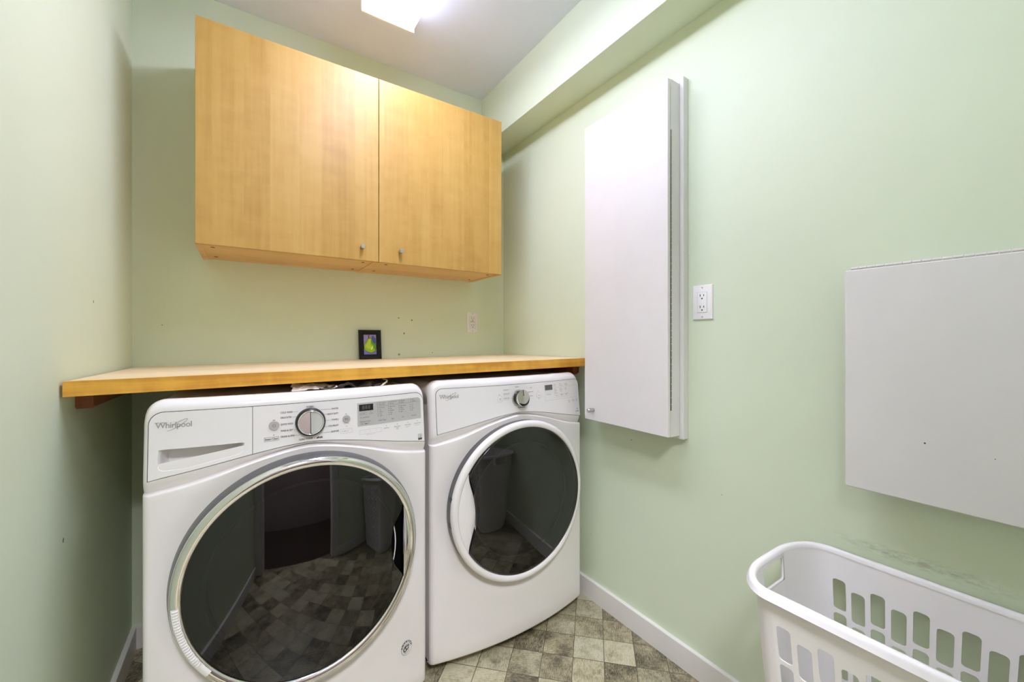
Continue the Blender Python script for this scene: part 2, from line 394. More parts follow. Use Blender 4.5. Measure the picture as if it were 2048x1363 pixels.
# ------------------------------------------------------------------ maple wall cabinets
CF, CT, CB = 1.68, 1.066, .312
def knob(parent, p, axis, r=.0085, L=.028):
    k = MB().lathe(p, axis, [(r * .8, 0), (r * .8, L * .45), (r, L * .5), (r, L - .0015), (r * .86, L)], 20)
    return k.build('knob', M['nickel'], parent, smooth=35)
for (x0, x1, hx, side, lab) in ((-.137, .4595, .392, 1, 'maple wall cabinet on the left, nearer the left wall, knob at its lower right corner'),
                                (.4595, 1.056, .548, -1, 'maple wall cabinet on the right, under the boxed beam, knob at its lower left corner')):
    t = thing('wall_cabinet', ((x0 + x1) / 2, YB, CB), lab, 'wall cabinet', 'maple cabinets above the worktop')
    b = MB(); w = .018; yb = YB - .001; yf = CF + .021
    b.box(x0, x0 + w, yf, yb, CB, CT).box(x1 - w, x1, yf, yb, CB, CT)
    b.box(x0 + w, x1 - w, yf, yb, CT - w, CT).box(x0 + w, x1 - w, yf, yb, CB + .003, CB + w + .003)
    b.box(x0 + w, x1 - w, yb - .008, yb, CB + w, CT - w)
    body = b.build('body', M['maple_body'], t)
    for xx in (x0 + .045, x1 - .05):
        for yy in (yf + .035, yb - .07): MB().lathe((xx, yy, CB + .0035), (0, 0, -1), [(.0065, 0), (.0065, .0012)], 12).build('peg_hole', M['seam'], body)
    dr = MB().box(x0 + .0012, x1 - .0012, CF, CF + .018, CB + .0012, CT - .001, .0012).build('door', M['maple'], t)
    knob(dr, (hx, CF + .0005, .3645), (0, -1, 0))

# ------------------------------------------------------------------ worktop
t = thing('countertop', (.46, 1.65, -.13), 'long golden wooden worktop spanning wall to wall above both laundry machines', 'worktop')
def topz(x, y):
    u = (x + .338) / 1.604; v = (y - 1.303) / .694
    return (-.097 + .009 * u) * (1 - v) + (-.1065 + .0125 * u) * v
def slab(x0, x1, y0, y1, th):
    b = MB(); V = []
    for dz in (0, th):
        for y in (y0, y1):
            for x in (x0, x1): V.append((x, y, topz(x, y) - dz))
    b.add(V, [(0, 1, 3, 2), (4, 6, 7, 5), (0, 4, 5, 1), (2, 3, 7, 6), (0, 2, 6, 4), (1, 5, 7, 3)]); return b
slab(-.335, XR - .003, 1.3235, YB - .002, .034).build('board', M['top_wood'], t)
tag(slab(-.3385, XR - .003, 1.303, 1.323, .0345).build('front_edge', M['edge_wood'], t), 'orange-gold varnished front edge')
for nm, x0, x1, ya, lab in (('support_cleat', XL, XL + .032, 1.405, 'red-brown wooden cleat at the left wall'),
                            ('support_cleat', XR - .034, XR, 1.36, 'red-brown wooden cleat at the right wall')):
    b = MB(); zt = lambda y: topz(.5 * (x0 + x1), y) - .0352
    b.loft([[(x0, y, zt(y)), (x1, y, zt(y)), (x1, y, zt(y) - d_), (x1 - .006, y, zt(y) - d_ - .004), (x0, y, zt(y) - d_ - .004)] for y, d_ in ((ya, .030), (ya + .012, .036), (YB - .03, .036))])
    tag(b.build(nm, M['cleat'], t), lab)

# ------------------------------------------------------------------ small framed painting of a pear
t = thing('picture_frame', (.5, 1.975, -.1), 'small black framed painting of a green pear leaning on the back wall', 'picture')
fx0, fx1 = .449, .551; fz0 = topz(.5, 1.97) + .0005; fh = .1385
def lean(x, z, off=0.0):          # picture plane leaning on the wall
    k = z / fh
    return (x - .0005 - .004 * k * 0, 1.968 + .0185 * k - off, fz0 + z)
f = MB()
def ring_loop(ix, iz0, iz1, off): return [lean(fx0 + ix, iz0, off), lean(fx1 - ix, iz0, off), lean(fx1 - ix, fh - iz1, off), lean(fx0 + ix, fh - iz1, off)]
f.loft([ring_loop(.003, .003, .003, -.010), ring_loop(0, 0, 0, -.008), ring_loop(0, 0, 0, .006), ring_loop(.002, .002, .002, .008), ring_loop(.013, .013, .013, .006), ring_loop(.022, .0225, .0225, .000)], True, False)
f.build('frame', M['frame_black'], t)
def art(name, pts, col, off, rough=.4, parent=None):
    m = M.get(name + '_p') or plain(name.replace('_', ' ') + ' paint', col, rough, var=.18); M[name + '_p'] = m
    b = MB(); b.add([lean(x, z, off) for x, z in pts], [tuple(range(len(pts)))]); return b.build(name, m, parent or t, fix=False)
ax0, ax1, az0, az1 = fx0 + .0222, fx1 - .0222, .0226, fh - .0226
cv = art('canvas', [(ax0, az0), (ax1, az0), (ax1, az1), (ax0, az1)], (.28, .24, .50), .0004)
aw, ah = ax1 - ax0, az1 - az0
def AP(L): return [(ax0 + u * aw, az0 + v * ah) for u, v in L]
art('painted_shadow', AP([(.66, .95), (.80, .93), (.98, .80), (.99, .55), (.80, .55), (.62, .78)]), (.06, .09, .30), .0007, parent=cv)
art('painted_table', AP([(.0, .0), (1, .0), (1, .16), (.6, .10), (.3, .12), (0, .2)]), (.20, .17, .55), .0007, parent=cv)
pear = rounded([(.40, .80), (.50, .83), (.60, .80), (.66, .68), (.78, .58), (.94, .52), (.98, .38), (.92, .22), (.75, .12), (.52, .09), (.28, .14), (.08, .24), (.02, .38), (.06, .50), (.18, .60), (.27, .70), (.32, .77)], 4)
art('painted_outline', AP([(.5 + (u - .5) * 1.06, .44 + (v - .44) * 1.06) for u, v in pear]), (.02, .04, .01), .0009, parent=cv)
art('painted_pear', AP(pear), (.30, .52, .012), .0012, parent=cv)
art('pear_shade', AP(rounded([(.62, .78), (.66, .68), (.78, .58), (.94, .52), (.98, .38), (.92, .22), (.80, .30), (.70, .48), (.56, .60)], 3)), (.10, .30, .01), .0015, parent=cv)
art('pear_light', AP(rounded([(.42, .74), (.52, .76), (.55, .62), (.50, .50), (.62, .40), (.45, .28), (.22, .34), (.16, .46), (.30, .58)], 4)), (.52, .66, .02), .0016, parent=cv)
art('pear_highlight', AP(rounded([(.52, .30), (.60, .22), (.68, .30), (.74, .44), (.66, .40), (.58, .33)], 3)), (.85, .88, .10), .0019, parent=cv)
art('pear_stem', AP([(.38, .80), (.36, .97), (.46, .98), (.43, .88), (.46, .80)]), (.03, .02, .01), .0017, parent=cv)

# ------------------------------------------------------------------ outlets
def outlet(label, o, U, Wd, gfci=False):
    # o centre on the wall, U right vector along the wall, Wd outward normal
    o, U, Wd = Vector(o), Vector(U), Vector(Wd); Z = Vector((0, 0, 1))
    t = thing('wall_outlet', o, label, 'outlet')
    def P(u, z, w): return tuple(o + U * u + Z * z + Wd * w)
    def rr(hw, hh, r, w, n=5, cx=0, cz=0):
        pts = []
        for cxs, czs, a0 in ((1, 1, 0), (-1, 1, 90), (-1, -1, 180), (1, -1, 270)):
            for i in range(n + 1):
                a = math.radians(a0 + 90 * i / n); pts.append(P(cx + cxs * (hw - r) + r * math.cos(a), cz + czs * (hh - r) + r * math.sin(a), w))
        return pts
    pl = MB().loft([rr(.035, .0575, .003, .0003), rr(.035, .0575, .003, .0025), rr(.0335, .056, .0025, .0045), rr(.032, .0545, .002, .0052)])
    plate = pl.build('cover_plate', M['outlet'], t, smooth=40)
    MB().loft([rr(.0172, .0342, .001, .0045), rr(.0172, .0342, .001, .0054)]).build('gap_line', M['faint'], plate)
    r = MB().loft([rr(.0165, .0335, .0012, .004), rr(.0165, .0335, .0012, .0062), rr(.0158, .0328, .001, .0068)])
    rec = r.build('receptacle', M['outlet'], t, smooth=40)
    for cz in (.019, -.019):
        MB().loft([rr(.0012, .0040, .0003, .006, 2, -.0063, cz + .004), rr(.0012, .0040, .0003, .0071, 2, -.0063, cz + .004)]).build('slot', M['seam'], rec)
        MB().loft([rr(.0011, .0032, .0003, .006, 2, .0063, cz + .004), rr(.0011, .0032, .0003, .0071, 2, .0063, cz + .004)]).build('slot', M['seam'], rec)
        MB().loft([rr(.0024, .0024, .0022, .006, 5, 0, cz - .0065), rr(.0024, .0024, .0022, .0071, 5, 0, cz - .0065)]).build('slot', M['seam'], rec)
    if gfci:
        for cz in (.004, -.004):
            MB().loft([rr(.0105, .003, .0008, .006, 3, -.003, cz), rr(.0105, .003, .0008, .0078, 3, -.003, cz)]).build('test_button', M['panel_grey'] if cz > 0 else M['outlet'], t)
        MB().loft([rr(.0012, .0012, .001, .006, 4, .0115, -.001), rr(.0012, .0012, .001, .0074, 4, .0115, -.001)]).build('indicator', M['seam'], t)
    for cz in (.0483, -.0483):
        MB().loft([rr(.0026, .0026, .0025, .005, 5, 0, cz), rr(.0026, .0026, .0025, .0058, 5, 0, cz)]).build('screw', M['faint'], plate)
outlet('white double wall outlet on the right wall beside the tall white cabinet', (XR, .7625, .119), (0, -1, 0), (-1, 0, 0))
outlet('white double wall outlet with test button on the back wall above the worktop', (1.0605, YB, .0885), (1, 0, 0), (0, -1, 0), True)

# ------------------------------------------------------------------ tall white wall cabinet (right wall)
t = thing('wall_cabinet', (XR, 1.02, -.345), 'tall narrow white painted cabinet on the right wall beside the worktop end', 'wall cabinet')
WY0, WY1 = .831, 1.222; WZ0, WZ1 = -.334, .872
MB().box(1.1925, XR - .001, WY0, WY1, WZ0, WZ1, .0015).build('body', M['white_paint'], t)
fl = MB()
fl.box(1.241, XR - .0005, .816, WY0 - .0002, -.345, .891, .0015).box(1.241, XR - .0005, WY1 + .0002, 1.237, -.345, .891, .0015)
fl.box(1.241, XR - .0005, WY0 - .0002, WY1 + .0002, WZ1 + .0002, .891, .0015).box(1.241, XR - .0005, WY0, WY1, -.345, WZ0 - .0002, .0015)
fl.build('wall_trim', M['white_paint'], t)
door = MB().box(1.1735, 1.1880, .829, 1.2225, -.3315, .868, .0015).build('door', M['white_paint'], t)
knob(door, (1.174, 1.172, -.289), (-1, 0, 0), .0085, .032)
hg = MB(); z0, z1 = -.243, .70; nk = 42
for i in range(nk):
    a = z0 + (z1 - z0) * i / nk; bz = z0 + (z1 - z0) * (i + 1) / nk
    hg.lathe((1.1903, WY0 - .0022, a + .0005), (0, 0, 1), [(.0022, 0), (.0022, bz - a - .0022)], 8)
hg.box(1.1882, 1.1923, WY0 - .001, WY0 + .0005, z0, z1)
hg.build('piano_hinge', M['hinge'], t)

# ------------------------------------------------------------------ white drop-leaf table folded on the right wall
t = thing('folding_table', (XR, .21, -.35), 'large square white drop-leaf table hanging folded flat against the right wall', 'folding table')
PX = 1.199
lf = MB().box(PX, PX + .019, -.005, .362, -.352, .1615, .002).build('leaf', M['white_paint'], t)
MB().box(PX + .0215, XR,   .005, .352, .112, .160, .002).build('wall_cleat', M['white_paint'], t)
MB().box(PX + .0215, PX + .045, .19, .23, -.30, .11, .002).box(PX + .045, XR - .0005, .19, .23, .04, .111, .002).build('bracket', M['white_paint'], t)
hg = MB(); y0, y1 = .005, .352; nk = 23
for i in range(nk):
    a = y0 + (y1 - y0) * i / nk; e = (y1 - y0) / nk
    hg.lathe((PX + .004, a + .0006, .1648), (0, 1, 0), [(.0030, 0), (.0030, e - .0014)], 8)
hg.build('piano_hinge', M['white_paint'], t)
for (y, z, r) in ((.226, -.222, .003), (.13, -.232, .0015)):
    MB().lathe((PX + .0003, y, z), (-1, 0, 0), [(r * .6, 0), (r * .6, .0005)], 8).build('screw_hole', M['ink'], lf)

# ------------------------------------------------------------------ washer and dryer
HW = .342
LEDGE = [(0, -.2865), (.05, -.2925), (.1, -.303), (.15, -.316), (.2, -.331), (.25, -.3445), (.3, -.355), (.345, -.362)]
SEAM = [(0, -.277), (.05, -.2805), (.1, -.287), (.15, -.2955), (.2, -.305), (.25, -.3145), (.3, -.323), (.345, -.331)]
ZT, ZBOT = -.1465, -1.105
def ledge(X): return smooth_interp(LEDGE, abs(X))
def seam(X): return smooth_interp(SEAM, abs(X))
def bowb(X): return -.045 * (1 - (X / HW) ** 2)
def con(X, z): return -.036 * (1 - (X / HW) ** 2) + .11 * (z + .36)
def rnd(d, R): return R - math.sqrt(max(0, R * R - (R - d) ** 2)) if d < R else 0.0

class Machine:
    def __init__(s, cx, y0, dcx, dcz):
        s.cx, s.y0, s.dcx, s.dcz = cx, y0, dcx, dcz
    def pc(s, X, z, off=0.0): return (s.cx + X, s.y0 + con(X, z) - off, z)          # on the console
    def pb(s, X, z, off=0.0): return (s.cx + X, s.y0 + bowb(X) - off, z)            # on the body
    beta = 1.0; kscale = .96
    def pd(s, X, z, off=0.0): return (s.cx + X, s.y0 + bowb(X) * s.beta - .036 * (1 - s.beta) - off, z)   # on the door
    def shell(s, parent):
        h = [0, .0004, .0016, .0035, .006, .009, .0125, .017, .022, .028, .034, .040]
        xs = [HW - q for q in h]; x = .29
        while x > 1e-6: xs.append(x); x -= .29 / 24
        xs = [-q for q in xs] + [0.0] + xs[::-1]
        ztop = lambda X: ZT if abs(X) < HW - .04 else ZT - .04 + math.sqrt(max(0, .04 ** 2 - (abs(X) - HW + .04) ** 2))
        grid = []
        for X in xs:
            col = []; L, S, TT = ledge(X), seam(X), ztop(X); es = rnd(HW - abs(X), .014)
            z1 = L - .006; nb = 56
            for j in range(nb + 1):
                q = j / nb; z = ZBOT + (z1 - ZBOT) * q
                if j == 1: z = ZBOT + .002
                if j == 2: z = ZBOT + .006
                if j == 3: z = ZBOT + .012
                rho = math.hypot(X - s.dcx, z - s.dcz)
                cr = .009 * (1 - smoothstep(.285, .345, rho))
                col.append((X, bowb(X) + cr + es + rnd(z - ZBOT, .012), z))
            rho = math.hypot(X - s.dcx, L - s.dcz); cr = .009 * (1 - smoothstep(.285, .345, rho))
            col.append((X, bowb(X) + cr + es + .0006, L - .003)); col.append((X, bowb(X) + cr + es + .0025, L - .001)); col.append((X, bowb(X) + cr + es + .007, L))
            for q in (0, .08, .2, .35, .5, .65, .8, 1):
                z = L + .0003 + (S - L - .0003) * q
                col.append((X, con(X, z) + es + .016 * (1 - q) ** 1.6, z))
            R = .024
            for q in (.15, .3, .45, .6, .7):
                z = S + (TT - R - S) * q / .7; col.append((X, con(X, z) + es, z))
            for k in range(1, 10):
                a = PI / 2 * k / 9; z = TT - R + R * math.sin(a)
                col.append((X, con(X, z) + es + R * (1 - math.cos(a)), z))
            grid.append(col)
        n, m = len(grid), len(grid[0]); b = MB(); V = [(s.cx + X, s.y0 + y, z) for c in grid for X, y, z in c]; F = []
        for i in range(n - 1):
            for j in range(m - 1):
                q = [V[i * m + j], V[(i + 1) * m + j], V[(i + 1) * m + j + 1], V[i * m + j + 1]]
                if all(abs(p[0] - s.cx) < .318 and seam(p[0] - s.cx) + .004 < p[2] < ZT - .032 and j > 59 for p in q): continue
                F.append((i * m + j, (i + 1) * m + j, (i + 1) * m + j + 1, i * m + j + 1))
        b.add(V, F)
        bd = [i * m for i in range(n)] ; loop = [j for j in range(m)] + [i * m + m - 1 for i in range(1, n)] + [(n - 1) * m + j for j in range(m - 2, -1, -1)] + [i * m for i in range(n - 2, 0, -1)]
        P = [V[k] for k in loop]
        low = lambda x, z: (s.cx + (x - s.cx) * .990, z - .012 * smoothstep(-.26, -.19, z))
        P2 = [(x, y + .006, z) for x, y, z in P]; P3 = [(low(x, z)[0], y + .007, low(x, z)[1]) for x, y, z in P]
        Q = [(low(x, z)[0], s.y0 + .665, low(x, z)[1]) for x, y, z in P]
        b.loft([P, P2, P3, Q], False, True)
        return b.build('body', M['enamel'], parent, smooth=50)
    def plate(s, name, x0, x1, mat, parent, off, grow=0.0, r0=0, r1=0, hole=None, cup=True):
        # console plate between the seam curve and the straight top, optional rounded top corners
        top = -.1745 + grow; out = []
        n = 30
        xs = [x0 - grow + (x1 - x0 + 2 * grow) * i / n for i in range(n + 1)]
        low = [(X, seam(X) - grow) for X in xs]
        up = []
        if r1:
            for i in range(9): a = PI / 2 * i / 8; up.append((x1 + grow - r1 + r1 * math.cos(a), top - r1 + r1 * math.sin(a)))
        else: up.append((x1 + grow, top))
        for i in range(1, n):
            X = x1 + grow - r1 - (x1 - x0 + 2 * grow - r1 - r0) * i / n; up.append((X, top))
        if r0:
            for i in range(9): a = PI / 2 + PI / 2 * i / 8; up.append((x0 - grow + r0 + r0 * math.cos(a), top - r0 + r0 * math.sin(a)))
        else: up.append((x0 - grow, top))
        poly = resample(low + up)
        V2, tri = fill2d(poly, hole)
        b = MB(); b.add([s.pc(x, z, off) for x, z in V2], tri)
        b.loft([[s.pc(X, z, off) for X, z in poly], [s.pc(X, z, off - .004) for X, z in poly]], False, False)
        if hole and cup:
            cx = sum(p[0] for p in hole) / len(hole); cz = max(p[1] for p in hole) - .012
            loops = [[s.pc(X, z, off) for X, z in hole]]
            for k, dpt in ((.97, .003), (.93, .012), (.86, .026), (.7, .040), (.4, .044)):
                loops.append([s.pc(cx + (X - cx) * (k if k > .8 else .9 * k / .84 + .06), cz + (z - cz) * k, off - dpt) for X, z in hole])
            b.loft(loops, False, True)
        return b.build(name, mat, parent, smooth=40)
    def put(s, b, V2, F, X, z, off): b.add([s.pc(X + u, z + v, off) for u, v in V2], F)
    def text(s, b, body, size, X, z, off=.0018, w=None, **k):
        V2, F = text2d(body, size, **k)
        xs_ = [v[0] for v in V2]; k_ = w / (max(xs_) - min(xs_)) if w else .86
        V2 = [(u * k_, v) for u, v in V2]
        s.put(b, V2, F, X, z, off)
    def dot(s, b, X, z, r, off=.0018, n=10, rz=None):
        b.add([s.pc(X + r * math.cos(2 * PI * i / n), z + (rz or r) * math.sin(2 * PI * i / n), off) for i in range(n)], [tuple(range(n))])
    def rect(s, b, x0, x1, z0, z1, off=.0018):
        n = max(1, math.ceil(abs(x1 - x0) / .012))
        for i in range(n):
            a, e = x0 + (x1 - x0) * i / n, x0 + (x1 - x0) * (i + 1) / n
            b.add([s.pc(a, z0, off), s.pc(e, z0, off), s.pc(e, z1, off), s.pc(a, z1, off)], [(0, 1, 2, 3)])
    def frame(s, b, x0, x1, z0, z1, w=.0005, off=.0018):
        s.rect(b, x0, x1, z0, z0 + w, off); s.rect(b, x0, x1, z1 - w, z1, off); s.rect(b, x0, x0 + w, z0, z1, off); s.rect(b, x1 - w, x1, z0, z1, off)
    def line(s, b, X0, z0, X1, z1, w=.0005, off=.0018):
        d = Vector((X1 - X0, z1 - z0)).normalized(); nx, nz = -d.y * w / 2, d.x * w / 2
        n = max(1, math.ceil(abs(X1 - X0) / .012))
        for i in range(n):
            a, e, za, ze = X0 + (X1 - X0) * i / n, X0 + (X1 - X0) * (i + 1) / n, z0 + (z1 - z0) * i / n, z0 + (z1 - z0) * (i + 1) / n
            b.add([s.pc(a + nx, za + nz, off), s.pc(e + nx, ze + nz, off), s.pc(e - nx, ze - nz, off), s.pc(a - nx, za - nz, off)], [(0, 1, 2, 3)])
    def disc(s, name, X, z, r, th, mat, parent, off=.001, n=28):
        b = MB(); L = []
        for rr, o in ((r, off), (r, off + th * .7), (r * .94, off + th)):
            L.append([s.pc(X + rr * math.cos(2 * PI * i / n), z + rr * math.sin(2 * PI * i / n), o) for i in range(n)])
        b.loft(L, False, True); return b.build(name, mat, parent, smooth=35)
    def logo(s, parent, X, z, w, off=.0016):
        b = MB(); V2, F = text2d('Whirlpool', .02, spacing=.92, bold=.0002)
        xs = [v[0] for v in V2]; k = w / (max(xs) - min(xs)); x0 = min(xs)
        s.put(b, [((u - x0) * k, v * k * 1.05) for u, v in V2], F, X, z, off)
        # serif strokes on the capital W
        s.rect(b, X - .0015, X + .007, z + .0062, z + .0075, off); s.rect(b, X + .009, X + .0165, z + .0062, z + .0075, off)
        # the slanted ring looping round the letters
        n = 48; A, B = w * .33, w * .062; th = math.radians(34); cx, cz = X + w * .60, z + .0005
        def e(a, ww): 
            u, v = (A + ww) * math.cos(a), (B + ww) * math.sin(a); return (cx + u * math.cos(th) - v * math.sin(th), cz + u * math.sin(th) + v * math.cos(th))
        for i in range(n):
            a0, a1 = 2 * PI * i / n, 2 * PI * (i + 1) / n
            if 0.62 * PI < (a0 + a1) / 2 < 1.0 * PI: continue
            b.add([s.pc(*e(a0, -.0007), off + .0004), s.pc(*e(a1, -.0007), off + .0004), s.pc(*e(a1, .0007), off + .0004), s.pc(*e(a0, .0007), off + .0004)], [(0, 1, 2, 3)])
        return b.build('logo', M['logo'], parent, fix=False)
    # ---- door pieces: polar loops around the door centre, following the bowed body
    def ploop(s, r, off, n=96, cx=None, cz=None):
        cx = s.dcx if cx is None else cx; cz = s.dcz if cz is None else cz
        return [s.pd(cx + r * math.cos(2 * PI * i / n), cz + r * math.sin(2 * PI * i / n), off) for i in range(n)]
    def feet(s, parent):
        for X in (-.28, .28):
            for yy in (.06, .60):
                MB().lathe((s.cx + X, s.y0 + yy, ZF), (0, 0, 1), [(.024, 0), (.024, .010), (.012, .014), (.012, .034)], 16).build('foot', M['black'], parent, smooth=40)

def glass_outline(r, chord, side, bite, n=120):
    # circle of radius r whose `side` (+1 right, -1 left) is bitten by a smooth curve (list of (dx,dz) top to bottom)
    a0 = math.acos(chord / r); pts = []
    if side > 0:
        for i in range(n + 1): a = a0 + (2 * PI - 2 * a0) * i / n; pts.append((r * math.cos(a), r * math.sin(a)))
        seq = bite[::-1]          # bottom to top
    else:
        for i in range(n + 1): a = PI + a0 + (2 * PI - 2 * a0) * i / n; pts.append((r * math.cos(a), r * math.sin(a)))
        seq = bite
    zz = sorted(bite, key=lambda p: p[1]); zs = [p[1] for p in seq]
    tab = sorted([(p[1], p[0]) for p in bite])
    curve = []
    for i in range(1, 24):
        z = seq[0][1] + (seq[-1][1] - seq[0][1]) * i / 24; curve.append((smooth_interp(tab, z), z))
    return pts + curve, curve

def wavy(V, s): return V
# ================= washer
W = Machine(.146, 1.232, .001, -.602)
t = thing('washing_machine', (.146, 1.56, ZF), 'white front-loading washing machine with chrome-ringed dark glass door, on the left', 'washing machine')
W.shell(t); W.feet(t)
MB().box(W.cx - .30, W.cx + .30, W.y0 + .05, W.y0 + .60, ZF + .03, ZBOT + .001).build('base', M['black'], t)
cp = W.plate('control_panel', -.1285, .3355, M['panel'], t, .0012, 0, 0, .028)
hole = [(-.3085, -.2610), (-.313, -.2655), (-.3145, -.285), (-.3135, -.302), (-.309, -.3075), (-.300, -.3095), (-.2666, -.3086), (-.245, -.3050), (-.219, -.2995), (-.18, -.2925), (-.1603, -.288), (-.1500, -.2830), (-.1465, -.2773), (-.1462, -.266), (-.150, -.2612), (-.20, -.2610), (-.26, -.2610)]
hole = rounded(hole, 4)[::-1]
cpn = W.plate('panel_seam', -.3315, .3355, M['seam'], t, .0002, .0014, .029, .029, hole=hole, cup=False)
dw = W.plate('detergent_drawer', -.3315, -.1297, M['panel'], t, .0012, 0, .028, 0, hole=hole)
W.logo(dw, -.3195, -.2055, .068)
# legends
g = MB(); S_ = .0068
for w_, z, xe in (('COLD WASH', -.1955, -.0265), ('DELICATES', -.2085, -.031), ('QUICK WASH', -.2257, -.0385), ('WASH & DRY', -.2422, -.033), ('DRAIN & SPIN', -.2572, -.024)):
    wd = {'COLD WASH': .0275, 'DELICATES': .0245, 'QUICK WASH': .0285, 'WASH & DRY': .0285, 'DRAIN & SPIN': .0315}[w_]
    W.text(g, w_, S_ * .93, -.0677, z, w=wd, bold=.00012); L = -.0677 + wd + .0012
    if xe - L > .001: W.line(g, L, z, xe, z - .0002)
for w_, z, xa, xe in (('WHITES', -.1968, .0556, .0275), ('HEAVY DUTY', -.2105, .044, .036), ('TOWELS', -.227, .0555, .039), ('COLORLAST', -.2430, .0472, .035), ('SANITIZE', -.2588, .0533, .028)):
    W.text(g, w_, S_ * .93, xa, z, w=.0736 - xa, bold=.00012); W.line(g, xe, z + (.001 if z > -.22 else 0), xa - .0015, z)
W.text(g, 'NORMAL', .0060, .0025, -.1855, align='CENTER', w=.0185, bold=.0001)
W.text(g, 'CLEAN WASHER', .0062, -.0256, -.2697, w=.0335, bold=.00015); W.text(g, 'with', .0045, .0095, -.2700, w=.0062); W.text(g, 'affresh', .0066, .0170, -.2698, bold=.0004, w=.0150)
W.rect(g, -.0855, -.0795, -.2135, -.2122); W.dot(g, -.0830, -.2505, .0011); W.frame(g, -.1045, -.0717, -.2648, -.2550); W.text(g, 'Steam Clean', .0066, -.1028, -.2600, w=.0290, bold=.00012)
W.rect(g, .0915, .0965, -.2158, -.2146); W.dot(g, .0945, -.2487, .0010)
# power and play symbols
for i in range(14):
    a0 = math.radians(120 + 300 * i / 14); a1 = math.radians(120 + 300 * (i + 1) / 14); r = .0034
    W.line(g, -.0823 + r * math.cos(a0), -.2265 + r * math.sin(a0), -.0823 + r * math.cos(a1), -.2265 + r * math.sin(a1), .0007, .0048)
W.line(g, -.0823, -.2255, -.0823, -.2222, .0007, .0048)
for a, b_ in (((.0910, -.2255), (.0910, -.2317)), ((.0910, -.2255), (.0952, -.2286)), ((.0910, -.2317), (.0952, -.2286)), ((.0967, -.2262), (.0967, -.2312)), ((.0985, -.2262), (.0985, -.2312))): W.line(g, *a, *b_, .0007, .0040)
g.build('printed_legend', M['ink'], cp, fix=False)
f_ = MB(); W.frame(f_, .0775, .1097, -.2678, -.2560); W.text(f_, 'EcoBoost', .0056, .0815, -.2619)
W.text(f_, 'Start / Pause', .0034, .0945, -.2410, align='CENTER')
W.frame(f_, .1294, .1946, -.2775, -.2655); W.line(f_, .1615, -.2690, .1615, -.2740); W.text(f_, '-', .007, .1450, -.2715, align='CENTER'); W.text(f_, '+', .007, .1780, -.2705, align='CENTER'); W.text(f_, 'Adjust Wash Time', .0038, .162, -.2805, align='CENTER')
f_.build('faint_legend', M['faint'], cp, fix=False)
W.disc('power_button', -.0823, -.2265, .0118, .0035, M['button'], cp)
W.disc('start_button', .0948, -.2286, .0108, .0025, M['button'], cp)
# grey display plate with rounded upper right corner
gp = [(.1252, -.2545), (.3262, -.2555), (.3262, -.199)] + [(.3142 + .012 * math.cos(PI / 2 * i / 6), -.2005 + .0115 * math.sin(PI / 2 * i / 6)) for i in range(1, 7)] + [(.1252, -.1885)]
gp = resample(gp); V2, F2 = fill2d(gp); b = MB(); b.add([W.pc(X, z, .0017) for X, z in V2], F2); b.loft([[W.pc(X, z, .0010) for X, z in gp], [W.pc(X, z, .0017) for X, z in gp]], False, False)
dp = b.build('display_plate', M['panel_grey'], cp)
b = MB(); W.rect(b, .1300, .1712, -.2117, -.1930, .0024); ds = b.build('display', M['display'], dp, fix=False)
b = MB(); W.text(b, '888', .0165, .1506, -.2024, .0027, align='CENTER', spacing=1.15); b.build('display_digits', M['gasket'], ds, fix=False)
q = MB(); o_ = .0024
def led(X, z, w_, s=.0046): W.rect(q, X - .0008, X + .0008, z - .0010, z + .0010, o_); W.text(q, w_, s, X + .004, z, o_)
for X, A_ in ((.1835, ('Door Locked', 'Delay Wash')), (.2185, ('Add Garment', 'Sensing')), (.2525, ('Washing', 'Rinsing')), (.2925, ('Spin', 'Sanitize'))):
    for k, w_ in enumerate(A_): led(X, -.1935 - .0052 * k, w_)
W.line(q, .182, -.2035, .318, -.2022, .0004, o_)
for X, A_, nm in ((.1850, ('Extra Hot', 'Hot', 'Warm', 'Cool', 'Cold'), 'Wash Temp'), (.2185, ('Extra Fast', 'Fast', 'Medium', 'Slow', 'Off'), 'Spin'), (.2515, ('Extra Heavy', 'Heavy', 'Normal', 'Light'), 'Soil'), (.2885, ('2 hrs', '1 hr', '30 min', 'Off'), 'Presoak')):
    for k, w_ in enumerate(A_): led(X, -.2080 - .0058 * k - (.0 if len(A_) == 5 else .0012), w_)
    W.text(q, nm, .0056, X + .012, -.2445 if X < .25 else -.2435, o_, align='CENTER')
W.frame(q, .1315, .1520, -.2225, -.2170, .0003, o_); W.text(q, 'Delay Wash', .0035, .1322, -.2198, o_); W.text(q, 'Time', .0038, .1640, -.2172, o_, align='CENTER'); W.text(q, 'Remaining', .0035, .1640, -.2210, o_, align='CENTER')
led(.1345, -.2305, 'Load & Go', .0054); W.text(q, 'Detergent Level', .0054, .1320, -.2420, o_)
W.text(q, 'Empty', .0038, .1340, -.2485, o_); W.rect(q, .1455, .1535, -.2493, -.2477, o_); W.text(q, 'Full', .0038, .1550, -.2485, o_)
for X, w_, sub in ((.2095, 'FanFresh', ''), (.2440, 'Extra Rinse', 'Tumble\nFresh'), (.2790, 'Cycle Signal', 'hold 3 sec'), (.3125, 'Control Lock', 'hold 3 sec')):
    W.dot(q, X, -.2625, .0010, .0018); W.text(q, w_, .0050, X, -.2695, .0018, align='CENTER'); 
    if sub: W.text(q, sub, .0034, X, -.2755, .0018, align='CENTER')
